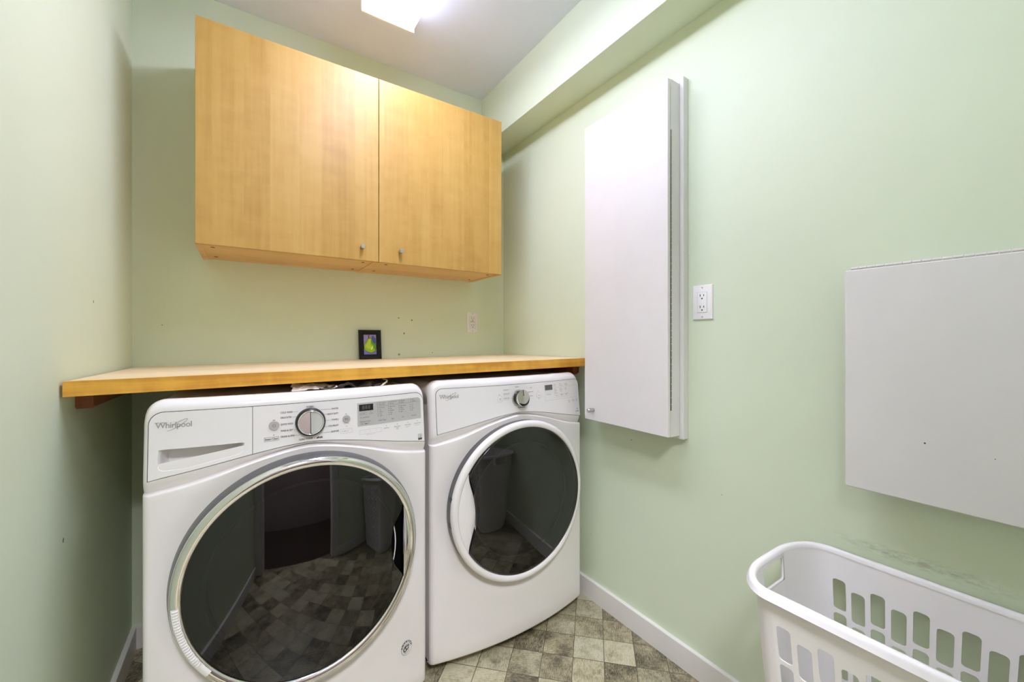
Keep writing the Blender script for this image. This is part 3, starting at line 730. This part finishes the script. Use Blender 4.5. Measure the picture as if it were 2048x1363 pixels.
# small energy mark at the lower right: framed arc with star over a solid bar of letters
q.build('indicator_legend', M['ink'], cp, fix=False); q = MB()
W.frame(q, .3130, .3265, -.3155, -.3045, .0006); W.rect(q, .3130, .3265, -.3225, -.3165)
for i in range(8):
    a0, a1 = PI * (.12 + .76 * i / 8), PI * (.12 + .76 * (i + 1) / 8)
    W.line(q, .3197 + .0055 * math.cos(a0), -.3125 + .006 * math.sin(a0), .3197 + .0055 * math.cos(a1), -.3125 + .006 * math.sin(a1), .0008)
W.dot(q, .3215, -.3115, .0016); W.line(q, .3145, -.3140, .3205, -.3115, .0009)
q.build('energy_mark', M['ink'], cp, fix=False)
# cycle knob
KX, KZ = .0025, -.2255
b = MB(); n = 48
def kl(r, o, X=KX, z=KZ, mm=W): return [mm.pc(X + r * mm.kscale * math.cos(2 * PI * i / n), z + r * mm.kscale * math.sin(2 * PI * i / n), o) for i in range(n)]
b.loft([kl(.0385, .001), kl(.0385, .008), kl(.0370, .013), kl(.0345, .015)], False, True); kb = b.build('cycle_knob', M['black'], t, smooth=35)
b = MB(); b.loft([kl(.0335, .0145), kl(.0330, .0185), kl(.0315, .0200), kl(.0300, .0190), kl(.0295, .0170)], False, False); b.build('bezel', M['chrome'], kb, smooth=50)
b = MB()
def half(sgn, off_rim, off_mid):
    pts = [(KX + .0285 * math.cos(a), KZ + .0285 * math.sin(a)) for a in [PI / 2 + sgn * (.08 + (PI - .16) * i / 20) for i in range(21)]]
    return pts
L_ = half(1, 0, 0); R_ = half(-1, 0, 0)
b.add([W.pc(X, z, .0172 + .0018 * (1 - abs(X - KX) / .03)) for X, z in L_], [tuple(range(len(L_)))]); b.build('dial_face', M['chrome'], kb, fix=False)
b = MB(); b.add([W.pc(X, z, .0195 - .004 * (1 - abs(X - KX) / .03)) for X, z in R_], [tuple(range(len(R_)))]); b.build('dial_face', M['dial'], kb, fix=False)
b = MB(); b.loft([[W.pc(KX - .0012, z, .017), W.pc(KX + .0022, z, .017), W.pc(KX + .0018, z, .0225), W.pc(KX - .0006, z, .0225)] for z in (KZ - .027, KZ + .027)]); b.build('grip', M['dial'], kb)
# door
b = MB(); b.loft([W.ploop(.298, -.012), W.ploop(.2975, .004), W.ploop(.2945, .020), W.ploop(.2915, .027)], False, False)
dr = b.build('door', M['gasket'], t, smooth=50)
b = MB(); b.loft([W.ploop(.2915, .0255), W.ploop(.2910, .0300), W.ploop(.2885, .0345), W.ploop(.2835, .0370), W.ploop(.2780, .0372), W.ploop(.2720, .0350), W.ploop(.2685, .0325), W.ploop(.2675, .0270)], False, False)
b.build('chrome_ring', M['chrome'], dr, smooth=60)
gx, gz, gr = W.dcx, W.dcz, .2680
bite = [(.2465, .1045), (.2350, .082), (.2195, .060), (.2105, .030), (.2080, .008), (.2110, -.025), (.2195, -.060), (.2350, -.085), (.2465, -.1045)]
out, curve = glass_outline(gr, .2465, 1, bite)
def dome(mm, dx, dz, sag, off, cx, cz, r): return mm.pb(cx + dx, cz + dz, off + sag * (1 - (dx * dx + dz * dz) / (r * r)))
WS = .019
b = MB(); b.loft([[dome(W, dx * k, dz * k, WS, .0300, gx, gz, gr) for dx, dz in out] for k in (1, .97, .9, .8, .7, .6, .5, .4, .3, .2, .1, .02)], False, True)
b.build('door_glass', M['glass'], dr, smooth=60, face=(0, -1, 0))
b = MB(); b.loft([W.ploop(r, o, 64) for r, o in ((.2665, .018), (.232, .016), (.2315, .0165))], False, False); b.build('inner_liner', M['bowl'], dr, smooth=40)
b = MB(); b.loft([W.ploop(r, o, 64) for r, o in ((.2310, .0165), (.2300, .019), (.2250, .020), (.2235, .017))], False, False); b.build('bowl_rim', M['bowl_rim'], dr, smooth=60)
b = MB(); b.loft([W.ploop(r, o, 64) for r, o in ((.2235, .017), (.222, -.03), (.20, -.045), (.13, -.055), (.02, -.058))], False, True); b.build('glass_bowl', M['bowl'], dr, smooth=60)
hc = [(.2465, .1045 - .209 * i / 20) for i in range(21)]
b = MB(); rim = [(gx + x_, gz + z_) for x_, z_ in ([(.2080, .1045)] + hc + [(.2080, -.1045)])]
bl = [(gx + x_, gz + z_) for x_, z_ in curve[::1]]
seg = bl[::-1] + [(gx + .2455, gz + z_) for _, z_ in hc][::-1]
b.loft([[W.pb(X, z, .0310) for X, z in seg], [W.pb(gx + .228 + (X - gx - .228) * .92, gz + (z - gz) * .96, .0195) for X, z in seg]], False, True); b.build('handle_recess', M['void'], dr)
arc = []
a0 = math.acos(.2465 / .2690)
for i in range(25): a = -a0 + 2 * a0 * i / 24; arc.append((gx + .2690 * math.cos(a), gz + .2690 * math.sin(a)))
segc = arc + [(gx + .2462, gz + .2690 * math.sin(a0) * (1 - 2 * i / 24)) for i in range(1, 24)]
b = MB(); ccx = gx + .257
b.loft([[W.pb(X, z, .020) for X, z in segc], [W.pb(X, z, .0325) for X, z in segc], [W.pb(ccx + (X - ccx) * .86, gz + (z - gz) * .96, .0350) for X, z in segc], [W.pb(ccx + (X - ccx) * .3, gz + (z - gz) * .5, .0355) for X, z in segc]], False, True)
b.build('handle', M['chrome'], dr, smooth=60)
b = MB()
for i in range(23):
    a = math.radians(183.5 + (212.5 - 183.5) * i / 22); da = math.radians(.42)
    def rp(r, aa, o): return W.pb(gx + r * math.cos(aa), gz + r * math.sin(aa), o)
    b.add([rp(.2735, a - da, .0355), rp(.2735, a + da, .0355), rp(.2855, a + da, .0355), rp(.2855, a - da, .0355), rp(.2750, a, .0400), rp(.2840, a, .0400)], [(0, 4, 5, 3), (1, 2, 5, 4), (0, 1, 4), (2, 3, 5)])
tag(b.build('hinge_rib', M['panel'], dr, fix=False), 'row of small white ribs on the ring')
b = MB()
L_ = []
for i in range(30): a = math.radians(182.4 + 37 * i / 29); L_.append([W.pb(gx + r * math.cos(a), gz + r * math.sin(a), o) for r, o in ((.2725, .0352), (.2775, .0374), (.2838, .0372), (.2872, .0356))])
b.loft(L_, False, False, closed=False); b.build('hinge_cover', M['panel'], dr, smooth=60)
# round sticker near the lower right corner
BX, BZ = .2700, -.9540; b = MB(); n_ = 32
b.add([W.pb(BX + .0185 * math.cos(2 * PI * i / n_), BZ + .0225 * math.sin(2 * PI * i / n_), .0008) for i in range(n_)], [tuple(range(n_))]); bd = b.build('sticker', M['panel_grey'], t, fix=False)
b = MB(); b.add([W.pb(BX + .0005 + .0160 * math.cos(2 * PI * i / n_), BZ - .0005 + .0195 * math.sin(2 * PI * i / n_), .0011) for i in range(n_)], [tuple(range(n_))]); b.build('sticker_face', M['panel'], bd, fix=False)
b = MB()
for k, ch in enumerate('AMERICA'):
    a = math.radians(165 - 150 * k / 6); V2, F = text2d(ch, .0085, align='CENTER', bold=.0003); ra = a - PI / 2
    b.add([W.pb(BX + .0155 * math.cos(a) + u * math.cos(ra) - v * math.sin(ra), BZ + .0190 * math.sin(a) + u * math.sin(ra) + v * math.cos(ra), .0016) for u, v in V2], F)
def wl(pts, w_): 
    for (xa, za), (xb, zb) in zip(pts, pts[1:]):
        d_ = Vector((xb - xa, zb - za)).normalized(); nx, nz = -d_.y * w_ / 2, d_.x * w_ / 2
        b.add([W.pb(BX + xa + nx, BZ + za + nz, .0016), W.pb(BX + xb + nx, BZ + zb + nz, .0016), W.pb(BX + xb - nx, BZ + zb - nz, .0016), W.pb(BX + xa - nx, BZ + za - nz, .0016)], [(0, 1, 2, 3)])
wl([(-.007, .006), (-.003, .0095), (.003, .010), (.008, .0085)], .0016)
wl([(-.009, .001), (-.004, .0045), (.002, .0055), (.009, .0045)], .0036)
wl([(-.009, .001), (-.0095, -.006), (-.006, -.010), (-.002, -.008), (.002, -.005), (.008, .000)], .0036)
wl([(-.006, .006), (-.003, .001), (.000, -.006)], .003); wl([(-.008, -.013), (-.002, -.0155), (.005, -.013), (.009, -.007)], .0012)
b.build('sticker_print', M['ink'], bd, fix=False)

# ================= dryer
D = Machine(.862, 1.276, .000, -.594); D.beta = .55; D.kscale = .85
t = thing('tumble_dryer', (.862, 1.60, ZF), 'white front-loading tumble dryer with white-ringed round dark door, beside the right wall', 'tumble dryer')
D.shell(t); D.feet(t)
MB().box(D.cx - .30, D.cx + .30, D.y0 + .05, D.y0 + .60, ZF + .03, ZBOT + .001).build('base', M['black'], t)
D.plate('panel_seam', -.3185, .3455 - .008, M['seam'], t, .0002, .0014, .024, .024)
cp = D.plate('control_panel', -.3185, .3375, M['panel'], t, .0012, 0, .023, .023)
D.logo(cp, -.3060, -.2025, .066)
g = MB(); f_ = MB()
for w_, z, s_ in (('DELICATE', -.1925, ''), ('QUICK DRY', -.2060, 'Heated Air Only'), ('TIMED DRY', -.2225, 'Heated / No Heat')):
    D.text(g, w_, .0056, -.0645, z); D.line(f_, -.0645 + len(w_) * .0030, z, -.030, z - .0002)
    if s_: D.text(f_, s_, .0036, -.0645, z - .0045)
D.text(g, 'NORMAL', .0050, -.004, -.1840, align='CENTER')
D.dot(g, .0555, -.1912, .0008); D.text(g, 'Bulky', .0050, .0585, -.1912); D.text(g, 'HEAVY DUTY', .0048, .0470, -.2070, w=.0255); D.text(g, 'CASUAL', .0048, .0530, -.2222, w=.0165); D.line(f_, .020, -.1895, .054, -.1910)
D.text(g, 'STEAM REFRESH', .0054, .0115, -.2615, align='CENTER', bold=.0001)
D.rect(g, -.0855, -.0800, -.2095, -.2082); D.dot(g, .0965, -.2078, .0012)
f_.build('cycle_lines', M['faint'], cp, fix=False)
for cx_, cz_ in ((-.0805, -.2235), (.0985, -.2228)):
    f_ = MB()
    for i in range(28): 
        a0, a1 = 2 * PI * i / 28, 2 * PI * (i + 1) / 28
        D.line(f_, cx_ + .0105 * math.cos(a0), cz_ + .0105 * math.sin(a0), cx_ + .0105 * math.cos(a1), cz_ + .0105 * math.sin(a1), .0006, .0032)
    f_.build('button_ring', M['faint'], cp, fix=False)
for i in range(16):
    a0, a1 = 2 * PI * i / 16, 2 * PI * (i + 1) / 16
    D.line(g, -.0805 + .0032 * math.cos(a0), -.2235 + .0032 * math.sin(a0), -.0805 + .0032 * math.cos(a1), -.2235 + .0032 * math.sin(a1), .0009, .0034)
for a, b_ in (((.0955, -.2205), (.0955, -.2255)), ((.0955, -.2205), (.099, -.223)), ((.0955, -.2255), (.099, -.223)), ((.1005, -.221), (.1005, -.225)), ((.102, -.221), (.102, -.225))): D.line(g, *a, *b_, .0005, .0034)
D.text(g, 'Start', .0034, .0985, -.2365, align='CENTER')
g.build('cycle_legend', M['ink'], cp, fix=False); g = MB(); f_ = MB()
x0 = .1315; D.frame(f_, x0, .3255, -.2485, -.1785, .0005); D.line(f_, .176, -.2010, .320, -.1975, .0005); D.frame(f_, .1365, .1545, -.2185, -.2105, .0004); D.frame(f_, .1565, .1745, -.2185, -.2105, .0004)
D.text(f_, '-', .006, .1455, -.2145, align='CENTER'); D.text(f_, '+', .006, .1655, -.2145, align='CENTER')
def led2(X, z, w_, s=.0042): D.rect(g, X - .0008, X + .0008, z - .0010, z + .0010); D.text(g, w_, s, X + .0032, z)
led2(.1395, -.2245, 'Wrinkle Shield')
for X, A_ in ((.1825, ('Damp', 'Sensing')), (.2160, ('Wet', 'Cooling')), (.2480, ('Airflow', 'Check Vent'))):
    for k, w_ in enumerate(A_): led2(X, -.1880 - .0055 * k, w_)
for X, A_ in ((.1850, ('High', 'Medium', 'Low', 'Extra Low')), (.2185, ('More', 'Normal', 'Less')), (.2500, ('On', 'Off'))):
    for k, w_ in enumerate(A_): led2(X, -.2060 - .0056 * k, w_)
for X, w_ in ((.195, 'Temp'), (.2270, 'Dryness\nLevel'), (.2560, 'Wrinkle\nShield')):
    D.frame(f_, X - .0125, X + .0125, -.2405, -.2285, .0004); D.text(g, w_, .0044, X, -.2335 if '\n' not in w_ else -.2320, align='CENTER')
for X, w_, sb in ((.2690, 'Damp', 'Dry Signal'), (.2960, 'Cycle Signal', 'On / Off'), (.3205, 'Control', 'hold 3 sec')):
    D.dot(g, X, -.2545, .0009); D.text(g, w_, .0042, X, -.2605, align='CENTER'); D.text(g, sb, .0034, X, -.2660, align='CENTER')
g.build('display_legend', M['ink'], cp, fix=False); g = MB()
D.dot(g, .3195, -.2985, .0022); D.text(g, 'Sensor', .0044, .3195, -.3045, align='CENTER'); D.text(g, 'DRY SYSTEM', .0044, .3185, -.3095, align='CENTER', bold=.0002)
g.build('sensor_mark', M['ink'], cp, fix=False); f_.build('display_outline', M['faint'], cp, fix=False)
D.disc('power_button', -.0805, -.2235, .0102, .0015, M['panel'], cp); D.disc('start_button', .0985, -.2228, .0102, .0015, M['panel'], cp)
b = MB(); D.rect(b, .1335, .1745, -.2075, -.1870, .0019); b.build('display', M['gasket'], cp, fix=False)
KX, KZ = .0005, -.2175
b = MB(); b.loft([kl(.0375, .001, mm=D), kl(.0370, .004, mm=D), kl(.0345, .005, mm=D)], False, True); kb = b.build('cycle_knob', M['satin'], t, smooth=35)
b = MB(); b.loft([kl(.0315, .004, mm=D), kl(.0315, .024, mm=D)], False, False); b.build('knob_side', M['black'], kb, smooth=35)
b = MB(); b.loft([kl(.0320, .024, mm=D), kl(.0320, .031, mm=D), kl(.0308, .034, mm=D)], False, False); b.build('bezel', M['chrome'], kb, smooth=35)
for sg in (-1, 1):
    pts = [(KX + .0262 * math.cos(a), KZ + .0262 * math.sin(a)) for a in [PI / 2 + sg * (PI * i / 20) for i in range(21)]]
    b = MB(); b.add([D.pc(X, z, .034 + .0020 * (1 - abs(X - KX) / .031)) for X, z in pts], [tuple(range(len(pts)))]); b.build('dial_face', M['satin'], kb, fix=False)
b = MB(); D.rect(b, KX - .0016, KX + .0016, KZ + .006, KZ + .0255, .0366); D.dot(b, KX, KZ + .006, .0024, .0365); b.build('pointer', M['ink'], kb, fix=False)
# door
b = MB(); b.loft([D.ploop(.2885, -.012), D.ploop(.2885, .006), D.ploop(.2885, .020)], False, False); dr = b.build('door', M['gasket'], t, smooth=50)
b = MB(); b.loft([D.ploop(.2890, .016), D.ploop(.2905, .021), D.ploop(.2895, .028), D.ploop(.2855, .0335), D.ploop(.2790, .0355), D.ploop(.2710, .0345), D.ploop(.2665, .0315), D.ploop(.2655, .026)], False, False)
tag(b.build('white_ring', M['enamel'], dr, smooth=60), 'white ring')
gx, gz, gr = D.dcx, D.dcz, .2660
bite = [(-.2300, .1336), (-.2260, .105), (-.2140, .062), (-.2065, .020), (-.2050, -.012), (-.2095, -.050), (-.2190, -.085), (-.2270, -.115), (-.2300, -.1336)]
out, curve = glass_outline(gr, .2300, -1, bite)
def dglass(dx, dz):
    q = math.hypot(dx, dz) / gr; return D.pd(gx + dx, gz + dz, .0285 + .014 * (1 - (dz / gr) ** 2) * smoothstep(0, .02, 1.0 - q))
b = MB(); b.loft([[dglass(dx * k, dz * k) for dx, dz in out] for k in (1, .992, .985, .98, .97, .95, .93, .9, .87, .84, .8, .75, .7, .6, .5, .4, .3, .2, .1, .02)], False, True)
b.build('door_glass', M['glass'], dr, smooth=60, face=(0, -1, 0))
b = MB(); b.loft([D.ploop(r, o, 64) for r, o in ((.2645, .016), (.2120, .013), (.2110, .014))], False, False); b.build('inner_liner', M['bowl'], dr, smooth=40)
b = MB(); b.loft([D.ploop(r, o, 64) for r, o in ((.2100, .013), (.2095, .016), (.2060, .017), (.2045, .014))], False, False); b.build('bowl_rim', M['bowl_rim'], dr, smooth=60)
b = MB(); b.loft([D.ploop(r, o, 64) for r, o in ((.2045, .014), (.202, -.02), (.18, -.035), (.10, -.045), (.02, -.048))], False, True); b.build('glass_bowl', M['bowl'], dr, smooth=60)
a0 = math.acos(.2300 / .2660); arc = [(.2662 * math.cos(PI - a0 + 2 * a0 * i / 24), .2662 * math.sin(PI - a0 + 2 * a0 * i / 24)) for i in range(25)]
cu = sorted(curve, key=lambda p: p[1])
segc = [(gx + x_, gz + z_) for x_, z_ in arc] + [(gx + x_ - .0008, gz + z_) for x_, z_ in cu]
ccx = gx - .235
b = MB(); b.loft([[D.pd(X, z, .018) for X, z in segc], [D.pd(X, z, .0305) for X, z in segc], [D.pd(ccx + (X - ccx) * .93, gz + (z - gz) * .98, .0318) for X, z in segc], [D.pd(ccx + (X - ccx) * .3, gz + (z - gz) * .4, .0318) for X, z in segc]], False, True)
tag(b.build('handle', M['enamel'], dr, smooth=40), 'white crescent handle')
for a in (170, 187):
    aa = math.radians(a); MB().box(D.cx + gx + .286 * math.cos(aa) - .004, D.cx + gx + .286 * math.cos(aa) + .003, D.pd(gx - .286, 0)[1] - .022, D.pd(gx - .286, 0)[1] - .002, gz + .286 * math.sin(aa) - .008, gz + .286 * math.sin(aa) + .008).build('door_clip', M['black'], dr)

# ------------------------------------------------------------------ scraps on top of the washer, under the worktop
def crumple(name, x0, x1, y0, y1, z, amp, lift, mat, seed, nx=22, ny=14, rag=.25):
    b = MB(); V = []
    for j in range(ny + 1):
        for i in range(nx + 1):
            u, v = i / nx, j / ny
            p = Vector((u * 4.1 + seed, v * 4.1 + seed * 2, seed)); nn = noise.noise(p * 1.3); n2 = noise.noise(p * 3.1)
            e = noise.noise(Vector((u * 6 + seed * 3, v * 6, 1.7)))
            X = x0 + (x1 - x0) * (u + rag * .25 * e); Y = y0 + (y1 - y0) * (v + rag * .35 * e)
            Z = z + max(0.0, amp * (nn * .8 + n2 * .45 + .35)) + lift(u, v)
            V.append((X, Y, min(Z, -.1335)))
    F = [(j * (nx + 1) + i, j * (nx + 1) + i + 1, (j + 1) * (nx + 1) + i + 1, (j + 1) * (nx + 1) + i) for j in range(ny) for i in range(nx)]
    b.add(V, F); return b.build(name, mat, None, smooth=25, fix=False)
ZTOP = ZT - .0110
tag(crumple('paper_scrap', .115, .235, 1.30, 1.38, ZTOP, .010, lambda u, v: .016 * (1 - u) * v + .006, M['paper'], 3.3), 'crumpled white paper scrap on top of the washing machine', 'paper')
tag(crumple('dusty_scrap', .20, .40, 1.31, 1.46, ZTOP, .022, lambda u, v: 0.0, M['debris'], 8.1), 'dusty grey-brown crumpled scrap behind the paper on the washing machine', 'scrap')
tag(MB().tube([(.352, 1.285, ZTOP + .002), (.358, 1.29, ZTOP + .0045), (.372, 1.305, ZTOP + .011), (.386, 1.318, ZTOP + .0165), (.388, 1.322, ZTOP + .0195), (.385, 1.330, ZTOP + .0225), (.380, 1.345, ZTOP + .0240)], [.0022, .0026, .0028, .0026, .0024, .0022, .0020], 8).build('cord', M['paper'], None, smooth=50), 'short white cord end poking up between washing machine and worktop', 'cord')

# ------------------------------------------------------------------ white laundry basket
t = thing('laundry_basket', (1.085, .2375, ZF), 'tall white plastic laundry basket with slotted sides, against the right wall', 'laundry basket')
BCX, BCY = 1.083, .2375; ZR = -.538
def bsize(z):
    k = (z - ZF) / (ZR - ZF); k = max(0, min(1.05, k)); return .112 + (.158 - .112) * k, .192 + (.2355 - .192) * k, .085 + .03 * k, .055 + .010 * k
def perim(z, grow=0.0, n=None):
    # rounded rectangle; returns function s in [0,1) -> point; corners keep a fixed parameter share so rows line up
    a, bb, r, ry = bsize(z); a += grow; bb += grow; r += grow; ry += grow
    segs = []
    def P(s):
        # 8 pieces: four sides, four corners, fixed shares
        sh = [.36, .08, .06, .08]; sh = sh  # long side, corner, short end, corner (x2 = 1.16 -> normalise)
        tot = 2 * (sh[0] + sh[1] + sh[2] + sh[3]); s = (s % 1.0) * tot
        seq = []
        la, lb = a - r, bb - ry
        pieces = [('L', -a, -lb, -a, lb, .36), ('C', -la, lb, 180, 90, .08), ('L', -la, bb, la, bb, .06), ('C', la, lb, 90, 0, .08), ('L', a, lb, a, -lb, .36), ('C', la, -lb, 0, -90, .08), ('L', la, -bb, -la, -bb, .06), ('C', -la, -lb, 270, 180, .08)]
        for p in pieces:
            if s <= p[5] + 1e-9:
                k = s / p[5]
                if p[0] == 'L': return (p[1] + (p[3] - p[1]) * k, p[2] + (p[4] - p[2]) * k)
                ang = math.radians(p[3] + (p[4] - p[3]) * k); return (p[1] + r * math.cos(ang), p[2] + ry * math.sin(ang))
            s -= p[5]
        return (-a, -lb)
    return P
TOT = 1.16
THK = -.0028
def bp(s, z, grow=0.0):
    x, y = perim(z, grow)(s); return (BCX + x, BCY + y, z)
b = MB()
zb0, zs0, zs1 = ZF + .012, -1.075, ZR - .062
# columns of slots on the two long sides: cells with rounded holes, staggered by half a slot column to column
NC, RH = 9, .080
side_share = .36 / TOT; marg = .030
def slot_cell(s0, s1, z0, z1):
    ds, dz = s1 - s0, z1 - z0; hx, hz = .36, .445; n = 4
    inner = []; rr_s, rr_z = .20, .085
    for sx, sz, a0 in ((1, 1, 0), (-1, 1, 90), (-1, -1, 180), (1, -1, 270)):
        for i in range(n + 1):
            a = math.radians(a0 + 90 * i / n); inner.append((.5 + sx * (hx - rr_s) + rr_s * math.cos(a), .5 + sz * (hz - rr_z) + rr_z * math.sin(a)))
    outer = []
    for u, v in inner:
        du, dv = u - .5, v - .5; k = .5 / max(abs(du) / 1.0, abs(dv) / 1.0); outer.append((.5 + du * k, .5 + dv * k))
    # snap the outer ring so the four cell corners are present
    corner = {n // 2: (1, 1), n + 1 + n // 2: (0, 1), 2 * (n + 1) + n // 2: (0, 0), 3 * (n + 1) + n // 2: (1, 0)}
    for i, c in corner.items(): outer[i] = c
    for i in range(len(outer)):
        if i not in corner:
            q_, k_ = divmod(i, n + 1)
            if q_ == 0: outer[i] = (1, outer[i][1]) if k_ < n // 2 else (outer[i][0], 1)
            if q_ == 1: outer[i] = (outer[i][0], 1) if k_ < n // 2 else (0, outer[i][1])
            if q_ == 2: outer[i] = (0, outer[i][1]) if k_ < n // 2 else (outer[i][0], 0)
            if q_ == 3: outer[i] = (outer[i][0], 0) if k_ < n // 2 else (1, outer[i][1])
            outer[i] = (min(1, max(0, outer[i][0])), min(1, max(0, outer[i][1])))
    m = len(inner); rims = []
    for g_ in (0.0, THK):
        V = [bp(s0 + ds * u, z0 + dz * v, g_) for u, v in outer] + [bp(s0 + ds * u, z0 + dz * v, g_) for u, v in inner]
        b.add(V, [(i, (i + 1) % m, m + (i + 1) % m, m + i) for i in range(m)]); rims.append(V[m:])
    b.loft(rims, False, False)
def strip(s0, s1, z0, z1, ns=1, nz=1):
    for g_ in (0.0, THK):
        V = [bp(s0 + (s1 - s0) * i / ns, z0 + (z1 - z0) * j / nz, g_) for j in range(nz + 1) for i in range(ns + 1)]
        b.add(V, [(j * (ns + 1) + i, j * (ns + 1) + i + 1, (j + 1) * (ns + 1) + i + 1, (j + 1) * (ns + 1) + i) for j in range(nz) for i in range(ns)])
for base in (0.0, .5):
    c0, c1 = base + .005 * side_share, base + side_share * .995
    strip(base, c0, zb0, ZR, 1, 1); strip(c1, base + side_share, zb0, ZR, 1, 1)
    strip(c0, c1, -.596, ZR, 1, 1)
    for k in range(NC):
        s0, s1 = c0 + (c1 - c0) * k / NC, c0 + (c1 - c0) * (k + 1) / NC
        top = -.597 - (.016 if k % 2 else 0.0)
        strip(s0, s1, top, -.596, 1, 1)
        z = top
        for r_ in range(6):
            slot_cell(s0, s1, z - RH, z); z -= RH
        strip(s0, s1, zb0, z, 1, 1)
# plain rounded ends; a hand hole under the rim at each end
for base in (side_share, .5 + side_share):
    e0, e1 = base, base + .22 / TOT; mid0, mid1 = base + .075 / TOT, base + .145 / TOT
    hz0, hz1 = ZR - .070, ZR - .014
    strip(e0, mid0, zb0, ZR, 8, 12); strip(mid1, e1, zb0, ZR, 8, 12)
    strip(mid0, mid1, zb0, hz0, 6, 10); strip(mid0, mid1, hz1, ZR, 6, 1)
body = b.build('body', M['plastic'], t, smooth=30, fix=False)
# floor of the basket
nn = 64
MB().loft([[bp(i / nn, ZF + .014, -.001) for i in range(nn)], [bp(i / nn, ZF + .001, -.006) for i in range(nn)]]).build('base', M['plastic'], t, smooth=40)
# rolled rim
prof = [(-.0045, -.004), (-.0035, .003), (.000, .0068), (.0045, .0078), (.0085, .0066), (.0115, .003), (.0132, -.001), (.0148, -.0075), (.0158, -.0095), (.0140, -.0102), (.0110, -.004), (.007, .001), (.001, .001)]
ns = 160; loops = []
for i in range(ns):
    loops.append([(lambda q_: (q_[0], q_[1], ZR + dz))(bp(i / ns, ZR, g_)) for g_, dz in prof])
loops.append(loops[0])
rb = MB(); rb.loft(loops, False, False); rb.build('rim', M['plastic'], t, smooth=50)
# lips of the hand holes
for base in (side_share, .5 + side_share):
    mid0, mid1 = base + .075 / TOT, base + .145 / TOT; hz0, hz1 = ZR - .070, ZR - .014
    path = [bp(mid0 + (mid1 - mid0) * u, hz0 + (hz1 - hz0) * v, .001) for u, v in [(.06, 0), (.5, 0), (.94, 0), (1, .08), (1, .5), (1, .92), (.94, 1), (.5, 1), (.06, 1), (0, .92), (0, .5), (0, .08), (.06, 0)]]
    MB().tube(path, .0032, 8, False).build('hand_hole', M['plastic'], t, smooth=60)

# ------------------------------------------------------------------ added fill light beyond the doorway, lifting the low and front surfaces
pl = bpy.data.lights.new('hall_fill', 'AREA'); pl.energy = 100; pl.color = (1, 1, 1.1); pl.shape = 'RECTANGLE'; pl.size = .5; pl.size_y = .8
po = bpy.data.objects.new('hall_fill', pl); C.objects.link(po); po.location = (-.06, -.50, ZC - .02 + H)

# ------------------------------------------------------------------ camera, world, colour management
cam = bpy.data.cameras.new('camera'); cam.sensor_width = 36; cam.lens = 805 / 2048 * 36; cam.shift_y = -5.5 / 2048; cam.clip_start = .01
co = bpy.data.objects.new('camera', cam); C.objects.link(co); co.location = (0, 0, H); co.rotation_euler = (PI / 2, 0, -math.radians(33.6))
sc = bpy.context.scene; sc.camera = co
w = bpy.data.worlds.new('world'); sc.world = w; w.use_nodes = True
w.node_tree.nodes['Background'].inputs[0].default_value = (.9, .95, 1, 1); w.node_tree.nodes['Background'].inputs[1].default_value = .3
sc.view_settings.view_transform = 'Standard'; sc.view_settings.look = 'None'; sc.view_settings.gamma = 1; sc.view_settings.use_curve_mapping = False
sc.view_settings.exposure = 0.14
sc.cycles.max_bounces = 14; sc.cycles.diffuse_bounces = 8; sc.cycles.glossy_bounces = 6; sc.cycles.transparent_max_bounces = 12
sc.cycles.use_denoising = True; sc.cycles.caustics_reflective = False; sc.cycles.sample_clamp_indirect = 6.0
